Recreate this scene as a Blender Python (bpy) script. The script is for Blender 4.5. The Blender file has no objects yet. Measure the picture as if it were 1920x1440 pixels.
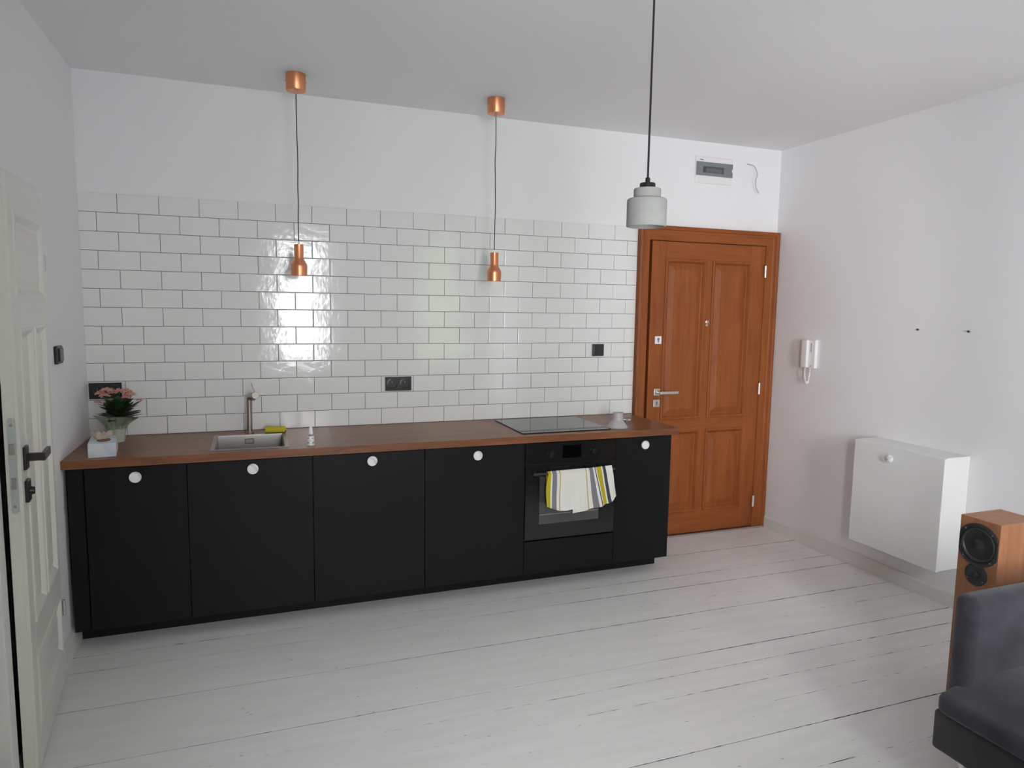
import bpy, bmesh, math, random
from mathutils import Vector, Matrix, noise

random.seed(7)
C = bpy.context.scene
COL = C.collection

# ------------------------------------------------------------------ camera, sky, window light, exposure
cam_d = bpy.data.cameras.new('camera')
cam_d.sensor_width = 36.0
cam_d.lens = 36.0 * 1297.11 / 1920.0
cam_d.clip_start = 0.05
cam = bpy.data.objects.new('camera', cam_d)
COL.objects.link(cam)
cam.location = (0.85233, -4.31202, 1.68728)
cam.rotation_euler = (1.46085, -0.01533, -0.357317)
C.camera = cam

C.view_settings.view_transform = 'Standard'
C.view_settings.look = 'None'
C.view_settings.gamma = 1.0
C.view_settings.use_curve_mapping = False
C.view_settings.exposure = 0.80

world = bpy.data.worlds.new('overcast_sky')
C.world = world
world.use_nodes = True
wn = world.node_tree
# hazy overcast: pale sky, broadly brighter towards the side where the sun stands behind the haze
bg = wn.nodes['Background']
bg.inputs['Color'].default_value = (0.985, 0.972, 1.0, 1)
SKY_BASE, SKY_SUN = 6.0, 24.0
tcw = wn.nodes.new('ShaderNodeTexCoord')
dotn = wn.nodes.new('ShaderNodeVectorMath')
dotn.operation = 'DOT_PRODUCT'
sun_dir = Vector((-0.84, -0.42, 0.34)).normalized()
dotn.inputs[1].default_value = sun_dir
wn.links.new(tcw.outputs['Generated'], dotn.inputs[0])
mr = wn.nodes.new('ShaderNodeMapRange')
mr.interpolation_type = 'SMOOTHSTEP'
mr.inputs['From Min'].default_value = -0.1
mr.inputs['From Max'].default_value = 0.95
mr.inputs['To Min'].default_value = SKY_BASE
mr.inputs['To Max'].default_value = SKY_BASE + SKY_SUN
wn.links.new(dotn.outputs['Value'], mr.inputs['Value'])
wn.links.new(mr.outputs['Result'], bg.inputs['Strength'])

# the room: X 0..RX, Y RY..0 (kitchen wall at Y=0), Z 0..RZ
RX, RY, RZ = 4.609, -4.72, 2.889
WINS = [(1.12, 1.70, 0.92, 2.52), (2.92, 3.55, 0.90, 2.52), (3.95, 4.25, 0.10, 2.52)]
def portal(size, loc, rot):
    ld = bpy.data.lights.new('window_portal', 'AREA')
    ld.shape = 'RECTANGLE'
    ld.size, ld.size_y = size
    ld.cycles.is_portal = True
    lo = bpy.data.objects.new('window_portal', ld)
    COL.objects.link(lo)
    lo.location = loc
    lo.rotation_euler = rot
for (x0, x1, z0, z1) in WINS:                       # light portals in the two window openings
    portal((x1 - x0, z1 - z0), ((x0 + x1) / 2, RY - 0.29, (z0 + z1) / 2), (math.radians(90), 0, 0))

C.cycles.max_bounces = 16
C.cycles.diffuse_bounces = 12
C.cycles.glossy_bounces = 6
C.cycles.transparent_max_bounces = 12
C.cycles.caustics_reflective = False
C.cycles.caustics_refractive = False

# ------------------------------------------------------------------ materials
def mat(name, col, rough=0.5, metal=0.0, spec=0.5, bump=None, var=None, coat=0.0, sheen=0.0):
    """bump=(scale, strength, distance)  var=(scale, amount, (sx,sy,sz)) slight value variation of the base colour"""
    m = bpy.data.materials.new(name)
    m.use_nodes = True
    nt = m.node_tree
    b = nt.nodes['Principled BSDF']
    b.inputs['Base Color'].default_value = (*col, 1)
    b.inputs['Roughness'].default_value = rough
    b.inputs['Metallic'].default_value = metal
    b.inputs['Specular IOR Level'].default_value = spec
    b.inputs['Coat Weight'].default_value = coat
    b.inputs['Sheen Weight'].default_value = sheen
    tc = nt.nodes.new('ShaderNodeTexCoord')
    if bump:
        n = nt.nodes.new('ShaderNodeTexNoise')
        n.inputs['Scale'].default_value = bump[0]
        n.inputs['Detail'].default_value = 4
        bp = nt.nodes.new('ShaderNodeBump')
        bp.inputs['Strength'].default_value = bump[1]
        bp.inputs['Distance'].default_value = bump[2]
        nt.links.new(tc.outputs['Object'], n.inputs['Vector'])
        nt.links.new(n.outputs['Fac'], bp.inputs['Height'])
        nt.links.new(bp.outputs['Normal'], b.inputs['Normal'])
    if var:
        mp = nt.nodes.new('ShaderNodeMapping')
        mp.inputs['Scale'].default_value = var[2] if len(var) > 2 else (1, 1, 1)
        n = nt.nodes.new('ShaderNodeTexNoise')
        n.inputs['Scale'].default_value = var[0]
        n.inputs['Detail'].default_value = 6
        r = nt.nodes.new('ShaderNodeValToRGB')
        a = var[1]
        r.color_ramp.elements[0].position = 0.3
        r.color_ramp.elements[1].position = 0.7
        r.color_ramp.elements[0].color = (*[c * (1 - a) for c in col], 1)
        r.color_ramp.elements[1].color = (*[min(1, c * (1 + a)) for c in col], 1)
        nt.links.new(tc.outputs['Object'], mp.inputs['Vector'])
        nt.links.new(mp.outputs['Vector'], n.inputs['Vector'])
        nt.links.new(n.outputs['Fac'], r.inputs['Fac'])
        nt.links.new(r.outputs['Color'], b.inputs['Base Color'])
    return m

def wood(name, dark, light, axis, scale=3.0, stretch=14.0, rough=0.4, stave=None, spec=0.5, bump=0.05):
    """grain runs along axis; stave=(size along, size across, amount) gives glued staves a tone each"""
    m = bpy.data.materials.new(name)
    m.use_nodes = True
    nt = m.node_tree
    L = nt.links.new
    b = nt.nodes['Principled BSDF']
    b.inputs['Roughness'].default_value = rough
    b.inputs['Specular IOR Level'].default_value = spec
    tc = nt.nodes.new('ShaderNodeTexCoord')
    mp = nt.nodes.new('ShaderNodeMapping')
    s = [stretch] * 3
    s['XYZ'.index(axis)] = 1.0
    mp.inputs['Scale'].default_value = s
    L(tc.outputs['Object'], mp.inputs['Vector'])
    n1 = nt.nodes.new('ShaderNodeTexNoise')
    n1.inputs['Scale'].default_value = scale
    n1.inputs['Detail'].default_value = 8
    n1.inputs['Roughness'].default_value = 0.65
    n1.inputs['Distortion'].default_value = 0.6
    L(mp.outputs['Vector'], n1.inputs['Vector'])
    r = nt.nodes.new('ShaderNodeValToRGB')
    r.color_ramp.elements[0].position = 0.32
    r.color_ramp.elements[1].position = 0.70
    r.color_ramp.elements[0].color = (*dark, 1)
    r.color_ramp.elements[1].color = (*light, 1)
    L(n1.outputs['Fac'], r.inputs['Fac'])
    out = r.outputs['Color']
    if stave:
        br = nt.nodes.new('ShaderNodeTexBrick')
        br.inputs['Scale'].default_value = 1.0
        br.inputs['Mortar Size'].default_value = 0.0
        br.inputs['Brick Width'].default_value = stave[0]
        br.inputs['Row Height'].default_value = stave[1]
        br.inputs['Color1'].default_value = (1 - stave[2],) * 3 + (1,)
        br.inputs['Color2'].default_value = (1 + stave[2],) * 3 + (1,)
        L(tc.outputs['Object'], br.inputs['Vector'])
        mx = nt.nodes.new('ShaderNodeMix')
        mx.data_type = 'RGBA'
        mx.blend_type = 'MULTIPLY'
        mx.inputs['Factor'].default_value = 1.0
        L(out, mx.inputs[6])
        L(br.outputs['Color'], mx.inputs[7])
        out = mx.outputs[2]
    L(out, b.inputs['Base Color'])
    bp = nt.nodes.new('ShaderNodeBump')
    bp.inputs['Strength'].default_value = bump
    bp.inputs['Distance'].default_value = 0.002
    L(n1.outputs['Fac'], bp.inputs['Height'])
    L(bp.outputs['Normal'], b.inputs['Normal'])
    return m

def glassy(name, tint, fres=0.06, trans=1.0, rough=0.0):
    m = bpy.data.materials.new(name)
    m.use_nodes = True
    nt = m.node_tree
    nt.nodes.clear()
    L = nt.links.new
    o = nt.nodes.new('ShaderNodeOutputMaterial')
    t = nt.nodes.new('ShaderNodeBsdfTransparent')
    t.inputs['Color'].default_value = (*tint, 1)
    g = nt.nodes.new('ShaderNodeBsdfGlossy')
    g.inputs['Roughness'].default_value = rough
    mx = nt.nodes.new('ShaderNodeMixShader')
    lw = nt.nodes.new('ShaderNodeFresnel')
    lw.inputs['IOR'].default_value = 1.45
    L(lw.outputs['Fac'], mx.inputs['Fac'])
    L(t.outputs['BSDF'], mx.inputs[1])
    L(g.outputs['BSDF'], mx.inputs[2])
    L(mx.outputs['Shader'], o.inputs['Surface'])
    return m

def stripes(name, ramp, rough=0.9):
    """printed cloth: colour bands along the U of the cloth's UV map"""
    m = bpy.data.materials.new(name)
    m.use_nodes = True
    nt = m.node_tree
    b = nt.nodes['Principled BSDF']
    b.inputs['Roughness'].default_value = rough
    b.inputs['Specular IOR Level'].default_value = 0.1
    uv = nt.nodes.new('ShaderNodeUVMap')
    sx = nt.nodes.new('ShaderNodeSeparateXYZ')
    r = nt.nodes.new('ShaderNodeValToRGB')
    r.color_ramp.interpolation = 'CONSTANT'
    e = r.color_ramp.elements
    for i, (p, c) in enumerate(ramp):
        k = e[i] if i < 2 else e.new(p)
        k.position = p
        k.color = (*c, 1)
    nt.links.new(uv.outputs['UV'], sx.inputs['Vector'])
    nt.links.new(sx.outputs['X'], r.inputs['Fac'])
    nt.links.new(r.outputs['Color'], b.inputs['Base Color'])
    n = nt.nodes.new('ShaderNodeTexNoise')
    n.inputs['Scale'].default_value = 900
    bp = nt.nodes.new('ShaderNodeBump')
    bp.inputs['Strength'].default_value = 0.2
    bp.inputs['Distance'].default_value = 0.001
    nt.links.new(n.outputs['Fac'], bp.inputs['Height'])
    nt.links.new(bp.outputs['Normal'], b.inputs['Normal'])
    return m

def floor_paint():
    m = mat('white_floor_paint', (0.72, 0.725, 0.73), rough=0.42, spec=0.4)
    nt = m.node_tree
    L = nt.links.new
    b = nt.nodes['Principled BSDF']
    tc = nt.nodes.new('ShaderNodeTexCoord')
    # long faint wear along the boards
    mp = nt.nodes.new('ShaderNodeMapping')
    mp.inputs['Scale'].default_value = (1.2, 9, 1)
    L(tc.outputs['Object'], mp.inputs['Vector'])
    n = nt.nodes.new('ShaderNodeTexNoise')
    n.inputs['Scale'].default_value = 2.2
    n.inputs['Detail'].default_value = 7
    L(mp.outputs['Vector'], n.inputs['Vector'])
    r = nt.nodes.new('ShaderNodeValToRGB')
    r.color_ramp.elements[0].position = 0.30
    r.color_ramp.elements[1].position = 0.72
    r.color_ramp.elements[0].color = (0.73, 0.725, 0.71, 1)
    r.color_ramp.elements[1].color = (0.80, 0.795, 0.78, 1)
    L(n.outputs['Fac'], r.inputs['Fac'])
    # chips and scuffs: small dark specks, short along the board
    mp2 = nt.nodes.new('ShaderNodeMapping')
    mp2.inputs['Scale'].default_value = (5, 11, 1)
    L(tc.outputs['Object'], mp2.inputs['Vector'])
    v = nt.nodes.new('ShaderNodeTexVoronoi')
    v.inputs['Scale'].default_value = 1.3
    L(mp2.outputs['Vector'], v.inputs['Vector'])
    r2 = nt.nodes.new('ShaderNodeValToRGB')
    r2.color_ramp.elements[0].position = 0.035
    r2.color_ramp.elements[1].position = 0.055
    r2.color_ramp.elements[0].color = (0.32, 0.31, 0.30, 1)
    r2.color_ramp.elements[1].color = (1, 1, 1, 1)
    L(v.outputs['Distance'], r2.inputs['Fac'])
    mx = nt.nodes.new('ShaderNodeMix')
    mx.data_type = 'RGBA'
    mx.blend_type = 'MULTIPLY'
    mx.inputs['Factor'].default_value = 0.6
    L(r.outputs['Color'], mx.inputs[6])
    L(r2.outputs['Color'], mx.inputs[7])
    L(mx.outputs[2], b.inputs['Base Color'])
    n3 = nt.nodes.new('ShaderNodeTexNoise')
    n3.inputs['Scale'].default_value = 3.0
    n3.inputs['Detail'].default_value = 5
    L(mp.outputs['Vector'], n3.inputs['Vector'])
    bp = nt.nodes.new('ShaderNodeBump')
    bp.inputs['Strength'].default_value = 0.12
    bp.inputs['Distance'].default_value = 0.002
    L(n3.outputs['Fac'], bp.inputs['Height'])
    L(bp.outputs['Normal'], b.inputs['Normal'])
    return m

def marble(name, base, vein, scale=6, rough=0.3):
    m = mat(name, base, rough=rough)
    nt = m.node_tree
    L = nt.links.new
    b = nt.nodes['Principled BSDF']
    tc = nt.nodes.new('ShaderNodeTexCoord')
    w = nt.nodes.new('ShaderNodeTexWave')
    w.wave_type = 'BANDS'
    w.bands_direction = 'DIAGONAL'
    w.inputs['Scale'].default_value = scale
    w.inputs['Distortion'].default_value = 6
    w.inputs['Detail'].default_value = 4
    w.inputs['Detail Scale'].default_value = 1.5
    L(tc.outputs['Object'], w.inputs['Vector'])
    r = nt.nodes.new('ShaderNodeValToRGB')
    r.color_ramp.elements[0].position = 0.0
    r.color_ramp.elements[1].position = 0.45
    r.color_ramp.elements[0].color = (*vein, 1)
    r.color_ramp.elements[1].color = (*base, 1)
    L(w.outputs['Fac'], r.inputs['Fac'])
    L(r.outputs['Color'], b.inputs['Base Color'])
    return m

M = {}
M['wall'] = mat('white_wall_paint', (0.80, 0.80, 0.81), rough=0.75, spec=0.25, bump=(180, 0.08, 0.001))
M['ceiling'] = mat('white_ceiling_paint', (0.80, 0.80, 0.81), rough=0.85, spec=0.2)
M['tile'] = mat('glazed_white_tile', (0.78, 0.785, 0.77), rough=0.10, spec=0.50, bump=(16, 0.34, 0.004))
M['grout'] = mat('grey_grout', (0.13, 0.13, 0.125), rough=0.9)
M['floor'] = floor_paint()
M['subfloor'] = mat('dark_gap_colour', (0.07, 0.063, 0.058), rough=0.95)  # dark subfloor and board sides, so the open joints read dark
M['trim'] = mat('white_skirting_paint', (0.74, 0.73, 0.71), rough=0.45)
M['door_white'] = mat('cream_white_door_paint', (0.74, 0.735, 0.68), rough=0.4, spec=0.45)
M['black_board'] = mat('matt_black_front', (0.0062, 0.0066, 0.0080), rough=0.44, spec=0.20)
M['black_body'] = mat('black_carcass', (0.010, 0.010, 0.011), rough=0.6)
M['plinth'] = mat('black_plinth', (0.007, 0.007, 0.009), rough=0.5, spec=0.2)
M['worktop'] = wood('walnut_worktop', (0.115, 0.038, 0.015), (0.27, 0.100, 0.040), 'X', 2.2, 12, 0.34, (0.9, 0.11, 0.10), 0.5, 0.04)
M['door_wood'] = wood('orange_brown_varnished_wood', (0.215, 0.058, 0.014), (0.315, 0.094, 0.024), 'Z', 2.5, 9, 0.50, None, 0.24, 0.05)
M['door_wood_x'] = wood('orange_brown_varnished_rail', (0.215, 0.058, 0.014), (0.315, 0.094, 0.024), 'X', 2.5, 9, 0.50, None, 0.24, 0.05)
M['speaker_wood'] = wood('cherry_veneer', (0.27, 0.115, 0.05), (0.39, 0.18, 0.088), 'Z', 2.0, 14, 0.42, None, 0.4, 0.03)
M['marble'] = marble('white_marble_knob', (0.80, 0.81, 0.82), (0.60, 0.61, 0.63), 9)
M['box_marble'] = marble('pale_blue_marbled_card', (0.60, 0.65, 0.70), (0.52, 0.57, 0.63), 4, 0.6)
M['copper'] = mat('brushed_copper', (0.78, 0.33, 0.17), rough=0.36, metal=1.0, bump=(60, 0.03, 0.001))
M['steel'] = mat('brushed_steel', (0.36, 0.345, 0.325), rough=0.40, metal=1.0)
M['steel_dark'] = mat('brushed_nickel', (0.42, 0.37, 0.34), rough=0.34, metal=1.0)
M['satin'] = mat('satin_nickel', (0.62, 0.58, 0.54), rough=0.38, metal=1.0)
M['hinge'] = mat('pale_hinge_metal', (0.80, 0.78, 0.72), rough=0.35, metal=0.6)
M['zinc'] = mat('zinc_lock_plate', (0.50, 0.53, 0.53), rough=0.45, metal=0.7)
M['black_plastic'] = mat('black_plastic', (0.012, 0.012, 0.013), rough=0.35)
M['black_socket'] = mat('black_socket_plastic', (0.020, 0.020, 0.021), rough=0.30)
M['handle_grey'] = mat('dark_grey_handle', (0.035, 0.036, 0.038), rough=0.35)
M['bronze'] = mat('dark_bronze_metal', (0.040, 0.033, 0.033), rough=0.35, metal=0.5)
M['cord'] = mat('black_cord', (0.020, 0.018, 0.020), rough=0.7)
M['cord_dark'] = mat('dark_textile_cord', (0.018, 0.012, 0.018), rough=0.8)
M['concrete'] = mat('grey_concrete', (0.37, 0.375, 0.36), rough=0.85, var=(9, 0.10, (1, 1, 1.5)), bump=(60, 0.2, 0.001))
M['white_plastic'] = mat('white_plastic', (0.80, 0.79, 0.79), rough=0.35)
M['white_bright'] = mat('white_glossy_plastic', (0.86, 0.86, 0.86), rough=0.3)
M['box_white'] = mat('white_cabinet_laminate', (0.74, 0.745, 0.73), rough=0.45)
M['hob'] = mat('black_ceramic_glass', (0.006, 0.006, 0.006), rough=0.03, spec=0.7)
M['hob_edge'] = mat('hob_trim', (0.03, 0.025, 0.02), rough=0.3)
M['oven_glass'] = mat('black_oven_glass', (0.012, 0.012, 0.013), rough=0.12, spec=0.5)
M['oven_window'] = mat('oven_window_glass', (0.062, 0.067, 0.064), rough=0.06, spec=0.8)
M['oven_black'] = mat('black_enamel', (0.010, 0.010, 0.010), rough=0.3)
M['display'] = mat('black_display', (0.002, 0.002, 0.002), rough=0.08)
M['yellow'] = mat('yellow_sponge', (0.62, 0.50, 0.02), rough=0.95, bump=(220, 0.9, 0.003))
M['sponge_pad'] = mat('green_scourer', (0.10, 0.13, 0.02), rough=0.95)
M['bottle'] = mat('white_bottle', (0.82, 0.82, 0.83), rough=0.35)
M['bottle_clear'] = mat('grey_bottle_neck', (0.30, 0.29, 0.30), rough=0.3)
M['print_dark'] = mat('dark_print', (0.05, 0.05, 0.055), rough=0.5)
M['print_mauve'] = mat('mauve_print', (0.34, 0.28, 0.33), rough=0.5)
M['frost'] = mat('frosted_plastic', (0.80, 0.77, 0.76), rough=0.35)
M['frost'].node_tree.nodes['Principled BSDF'].inputs['Transmission Weight'].default_value = 0.45
M['tissue'] = mat('cream_tissue', (0.74, 0.66, 0.56), rough=0.95)
M['hole_brown'] = mat('brown_card_inside', (0.20, 0.105, 0.07), rough=0.9)
M['leaf'] = mat('dark_green_leaf', (0.020, 0.055, 0.015), rough=0.45, var=(30, 0.45, (1, 1, 1)))
M['stem'] = mat('green_stem', (0.06, 0.12, 0.03), rough=0.6)
M['petal'] = mat('pink_petal', (0.58, 0.25, 0.25), rough=0.7, var=(120, 0.3, (1, 1, 1)))
M['bud'] = mat('yellow_green_bud', (0.45, 0.40, 0.16), rough=0.6)
M['wrap'] = mat('mint_tissue_paper', (0.42, 0.54, 0.40), rough=0.7)
M['pot'] = mat('pale_green_paper_pot', (0.46, 0.48, 0.40), rough=0.7)
M['smoke'] = mat('smoked_grey_door', (0.19, 0.215, 0.23), rough=0.15)
M['smoke_dark'] = mat('dark_slot_behind_door', (0.07, 0.085, 0.092), rough=0.3)
M['smoke_mid'] = mat('grey_blank_strip', (0.12, 0.135, 0.135), rough=0.4)
M['wire'] = mat('grey_brown_wire', (0.46, 0.42, 0.42), rough=0.5)
M['fabric'] = mat('slate_grey_fabric', (0.054, 0.052, 0.066), rough=0.95, spec=0.15, var=(6, 0.40, (1, 1, 1)), bump=(900, 0.25, 0.001), sheen=0.25)
M['fabric_base'] = mat('charcoal_fabric', (0.060, 0.056, 0.058), rough=0.95, spec=0.15, var=(7, 0.2, (1, 1, 1)), bump=(900, 0.25, 0.001), sheen=0.2)
M['chrome'] = mat('chrome', (0.85, 0.85, 0.85), rough=0.08, metal=1.0)
M['cone'] = mat('black_cone', (0.014, 0.015, 0.017), rough=0.38)
M['rubber'] = mat('black_rubber', (0.020, 0.022, 0.025), rough=0.42)
M['hall'] = mat('dim_hall_shade', (0.05, 0.045, 0.045), rough=0.9)  # the unlit hallway's darkness is put into its wall colour
M['sheer'] = mat('sheer_white_cloth', (0.85, 0.85, 0.86), rough=0.9, spec=0.1)
_nt = M['sheer'].node_tree
_tr = _nt.nodes.new('ShaderNodeBsdfTranslucent')
_tr.inputs['Color'].default_value = (0.85, 0.85, 0.86, 1)
_mx = _nt.nodes.new('ShaderNodeMixShader')
_mx.inputs['Fac'].default_value = 0.5
_nt.links.new(_nt.nodes['Principled BSDF'].outputs['BSDF'], _mx.inputs[1])
_nt.links.new(_tr.outputs['BSDF'], _mx.inputs[2])
_tp = _nt.nodes.new('ShaderNodeBsdfTransparent')
_m2 = _nt.nodes.new('ShaderNodeMixShader')
_m2.inputs['Fac'].default_value = 0.22
_nt.links.new(_mx.outputs['Shader'], _m2.inputs[1])
_nt.links.new(_tp.outputs['BSDF'], _m2.inputs[2])
_nt.links.new(_m2.outputs['Shader'], _nt.nodes['Material Output'].inputs['Surface'])
M['pane'] = glassy('window_glass', (0.97, 0.98, 0.98))
Wt, Ye, Gr, Na, Oc = (0.76, 0.74, 0.70), (0.50, 0.40, 0.03), (0.22, 0.215, 0.235), (0.065, 0.07, 0.095), (0.50, 0.40, 0.14)
M['towel'] = stripes('striped_linen', [
    (0.0, Ye), (0.040, Wt), (0.058, Gr), (0.118, Wt), (0.160, Oc), (0.172, Wt),
    (0.640, Oc), (0.651, Wt), (0.690, Gr), (0.742, Wt), (0.765, Na), (0.776, Wt), (0.786, Ye),
    (0.850, Wt), (0.868, Na), (0.910, Wt)])

# ------------------------------------------------------------------ shape helpers (world coordinates unless the parent is turned)
def thing(name, label, cat, loc=(0, 0, 0), group=None, rot=(0, 0, 0)):
    o = bpy.data.objects.new(name, None)
    o.empty_display_size = 0.05
    COL.objects.link(o)
    o.location = loc
    o.rotation_euler = rot
    o['label'] = label
    o['category'] = cat
    if group:
        o['group'] = group
    return o

def origin(o):
    v = Vector((0, 0, 0))
    while o is not None:
        v += Vector(o.location)
        o = o.parent
    return v

def obj(name, bm, m, parent=None, local=False, smooth=False, label=None, kind=None):
    """bm in world coordinates (local=True: already in the parent's own)"""
    if parent is not None and not local:
        bmesh.ops.translate(bm, verts=bm.verts, vec=-origin(parent))
    bmesh.ops.recalc_face_normals(bm, faces=bm.faces)
    me = bpy.data.meshes.new(name)
    bm.to_mesh(me)
    bm.free()
    for mm in (m if isinstance(m, (list, tuple)) else [m]):
        me.materials.append(mm)
    if smooth:
        me.polygons.foreach_set('use_smooth', [True] * len(me.polygons))
        try:
            me.set_sharp_from_angle(angle=math.radians(38))
        except Exception:
            pass
    o = bpy.data.objects.new(name, me)
    COL.objects.link(o)
    if parent is not None:
        o.parent = parent
    if label:
        o['label'] = label
    if kind:
        o['kind'] = kind
    return o

def structure(name, bm, m, label=None, **k):
    o = obj(name, bm, m, **k)
    o['kind'] = 'structure'
    if label:
        o['label'] = label
    return o

def add_box(bm, a, b, bev=0.0, seg=2, mi=0):
    a, b = [min(p, q) for p, q in zip(a, b)], [max(p, q) for p, q in zip(a, b)]
    r = bmesh.ops.create_cube(bm, size=1.0)
    vs = r['verts']
    for v in vs:
        v.co = Vector([(a[i] + b[i]) / 2 + v.co[i] * (b[i] - a[i]) for i in range(3)])
    fs = list({f for v in vs for f in v.link_faces})
    for f in fs:
        f.material_index = mi
    if bev > 0:
        es = list({e for v in vs for e in v.link_edges})
        bmesh.ops.bevel(bm, geom=es, offset=bev, segments=seg, profile=0.5, affect='EDGES')
    return bm

def box(a, b, bev=0.0, seg=2):
    return add_box(bmesh.new(), a, b, bev, seg)

def frame_from(d):
    d = Vector(d).normalized()
    u = d.orthogonal().normalized()
    return u, d.cross(u).normalized(), d

def add_lathe(bm, prof, base, axis=(0, 0, 1), n=32, mi=0, cap=True):
    """prof: (radius, height along axis) pairs"""
    u, w, d = frame_from(axis)
    base = Vector(base)
    rings = []
    for (r, h) in prof:
        if r < 1e-6:
            rings.append([bm.verts.new(base + d * h)])
        else:
            rings.append([bm.verts.new(base + d * h + (u * math.cos(2 * math.pi * k / n) + w * math.sin(2 * math.pi * k / n)) * r) for k in range(n)])
    for A, B in zip(rings, rings[1:]):
        for k in range(n):
            a0, a1 = A[k % len(A)], A[(k + 1) % len(A)]
            b0, b1 = B[k % len(B)], B[(k + 1) % len(B)]
            vs = []
            for v in (a0, a1, b1, b0):
                if v not in vs:
                    vs.append(v)
            if len(vs) > 2:
                bm.faces.new(vs).material_index = mi
    if cap:
        for R in (rings[0], rings[-1]):
            if len(R) > 2:
                try:
                    bm.faces.new(R).material_index = mi
                except ValueError:
                    pass
    return bm

def lathe(prof, base, axis=(0, 0, 1), n=32, cap=True):
    return add_lathe(bmesh.new(), prof, base, axis, n, 0, cap)

def add_tube(bm, pts, r, n=10, mi=0):
    pts = [Vector(p) for p in pts]
    rad = r if isinstance(r, (list, tuple)) else [r] * len(pts)
    u = None
    rings = []
    for i, p in enumerate(pts):
        d = (pts[min(i + 1, len(pts) - 1)] - pts[max(i - 1, 0)]).normalized()
        if u is None:
            u = d.orthogonal().normalized()
        u = (u - d * u.dot(d)).normalized()
        w = d.cross(u)
        rings.append([bm.verts.new(p + (u * math.cos(2 * math.pi * k / n) + w * math.sin(2 * math.pi * k / n)) * rad[i]) for k in range(n)])
    for A, B in zip(rings, rings[1:]):
        for k in range(n):
            bm.faces.new((A[k], A[(k + 1) % n], B[(k + 1) % n], B[k])).material_index = mi
    bm.faces.new(rings[0])
    bm.faces.new(rings[-1])
    return bm

def tube(pts, r, n=10):
    return add_tube(bmesh.new(), pts, r, n)

def spline(pts, k=8):
    pts = [Vector(p) for p in pts]
    P = [pts[0]] + pts + [pts[-1]]
    out = []
    for i in range(1, len(P) - 2):
        for s in range(k):
            t = s / k
            a, b, c, d = P[i - 1], P[i], P[i + 1], P[i + 2]
            out.append(0.5 * ((2 * b) + (-a + c) * t + (2 * a - 5 * b + 4 * c - d) * t * t + (-a + 3 * b - 3 * c + d) * t ** 3))
    out.append(pts[-1])
    return out

def add_prism(bm, poly, d, mi=0):
    """poly: 3-D points of a planar outline, pushed along vector d"""
    A = [bm.verts.new(p) for p in poly]
    B = [bm.verts.new(Vector(p) + Vector(d)) for p in poly]
    n = len(A)
    bm.faces.new(A).material_index = mi
    bm.faces.new(B[::-1]).material_index = mi
    for k in range(n):
        bm.faces.new((A[k], A[(k + 1) % n], B[(k + 1) % n], B[k])).material_index = mi
    return bm

def add_ring_slab(bm, o, i, z0, z1, bev=0):
    """rectangular slab o=(x0,y0,x1,y1) with a rectangular hole i"""
    def ring(r, z):
        return [bm.verts.new((x, y, z)) for x, y in ((r[0], r[1]), (r[2], r[1]), (r[2], r[3]), (r[0], r[3]))]
    ot, it, ob, ib = ring(o, z1), ring(i, z1), ring(o, z0), ring(i, z0)
    for k in range(4):
        j = (k + 1) % 4
        bm.faces.new((ot[k], ot[j], it[j], it[k]))
        bm.faces.new((ob[k], ob[j], ib[j], ib[k]))
        bm.faces.new((ot[k], ot[j], ob[j], ob[k]))
        bm.faces.new((it[k], it[j], ib[j], ib[k]))
    return bm

def add_steps(bm, rects, cap=True, mi=0):
    """nested rectangles: each is four 3-D corners; consecutive ones are joined, the last is filled (mouldings, raised panels)"""
    R = [[bm.verts.new(p) for p in r] for r in rects]
    for A, B in zip(R, R[1:]):
        for k in range(4):
            j = (k + 1) % 4
            bm.faces.new((A[k], A[j], B[j], B[k])).material_index = mi
    if cap:
        bm.faces.new(R[-1]).material_index = mi
    return bm

def rect_xz(x0, x1, z0, z1, i, y):
    return [(x0 + i, y, z0 + i), (x1 - i, y, z0 + i), (x1 - i, y, z1 - i), (x0 + i, y, z1 - i)]

# ------------------------------------------------------------------ the room shell
T = 0.25
TILE_X1, TILE_Z1, TILE_Z0 = 3.394, 2.2632, 0.9455
WB = 0.006                                          # plane of the plaster above the tiles
bm = bmesh.new()
add_box(bm, (-T, WB, -0.05), (3.46, T, RZ + 0.05))
add_box(bm, (4.53, WB, -0.05), (RX + T, T, RZ + 0.05))
add_box(bm, (3.46, WB, 2.215), (4.53, T, RZ + 0.05))
add_box(bm, (3.46, 0.13, -0.05), (4.53, T, 2.215))
wall_back = structure('wall_back', bm, M['wall'], 'white kitchen wall with subway tiling and the brown entrance door')
bm = bmesh.new()
add_box(bm, (RX, RY - T, -0.05), (RX + T, WB, RZ + 0.05))
structure('wall_right', bm, M['wall'], 'plain white side wall with the intercom and wall cabinet')
DY0, DY1, DZ = -1.572, -0.868, 2.118                # opening of the white door in the side wall
bm = bmesh.new()
add_box(bm, (-T, RY - T, -0.05), (0, DY0, RZ + 0.05))
add_box(bm, (-T, DY1, -0.05), (0, WB, RZ + 0.05))
add_box(bm, (-T, DY0, DZ), (0, DY1, RZ + 0.05))
structure('wall_left', bm, M['wall'], 'white side wall with the ajar panelled door')
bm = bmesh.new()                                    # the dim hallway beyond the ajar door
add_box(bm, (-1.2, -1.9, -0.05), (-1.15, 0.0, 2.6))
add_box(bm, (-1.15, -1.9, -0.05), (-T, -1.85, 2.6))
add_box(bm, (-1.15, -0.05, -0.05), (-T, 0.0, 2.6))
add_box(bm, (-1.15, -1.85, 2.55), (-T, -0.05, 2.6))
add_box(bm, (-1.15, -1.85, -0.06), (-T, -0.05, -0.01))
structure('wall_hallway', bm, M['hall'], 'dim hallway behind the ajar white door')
bm = bmesh.new()
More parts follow.
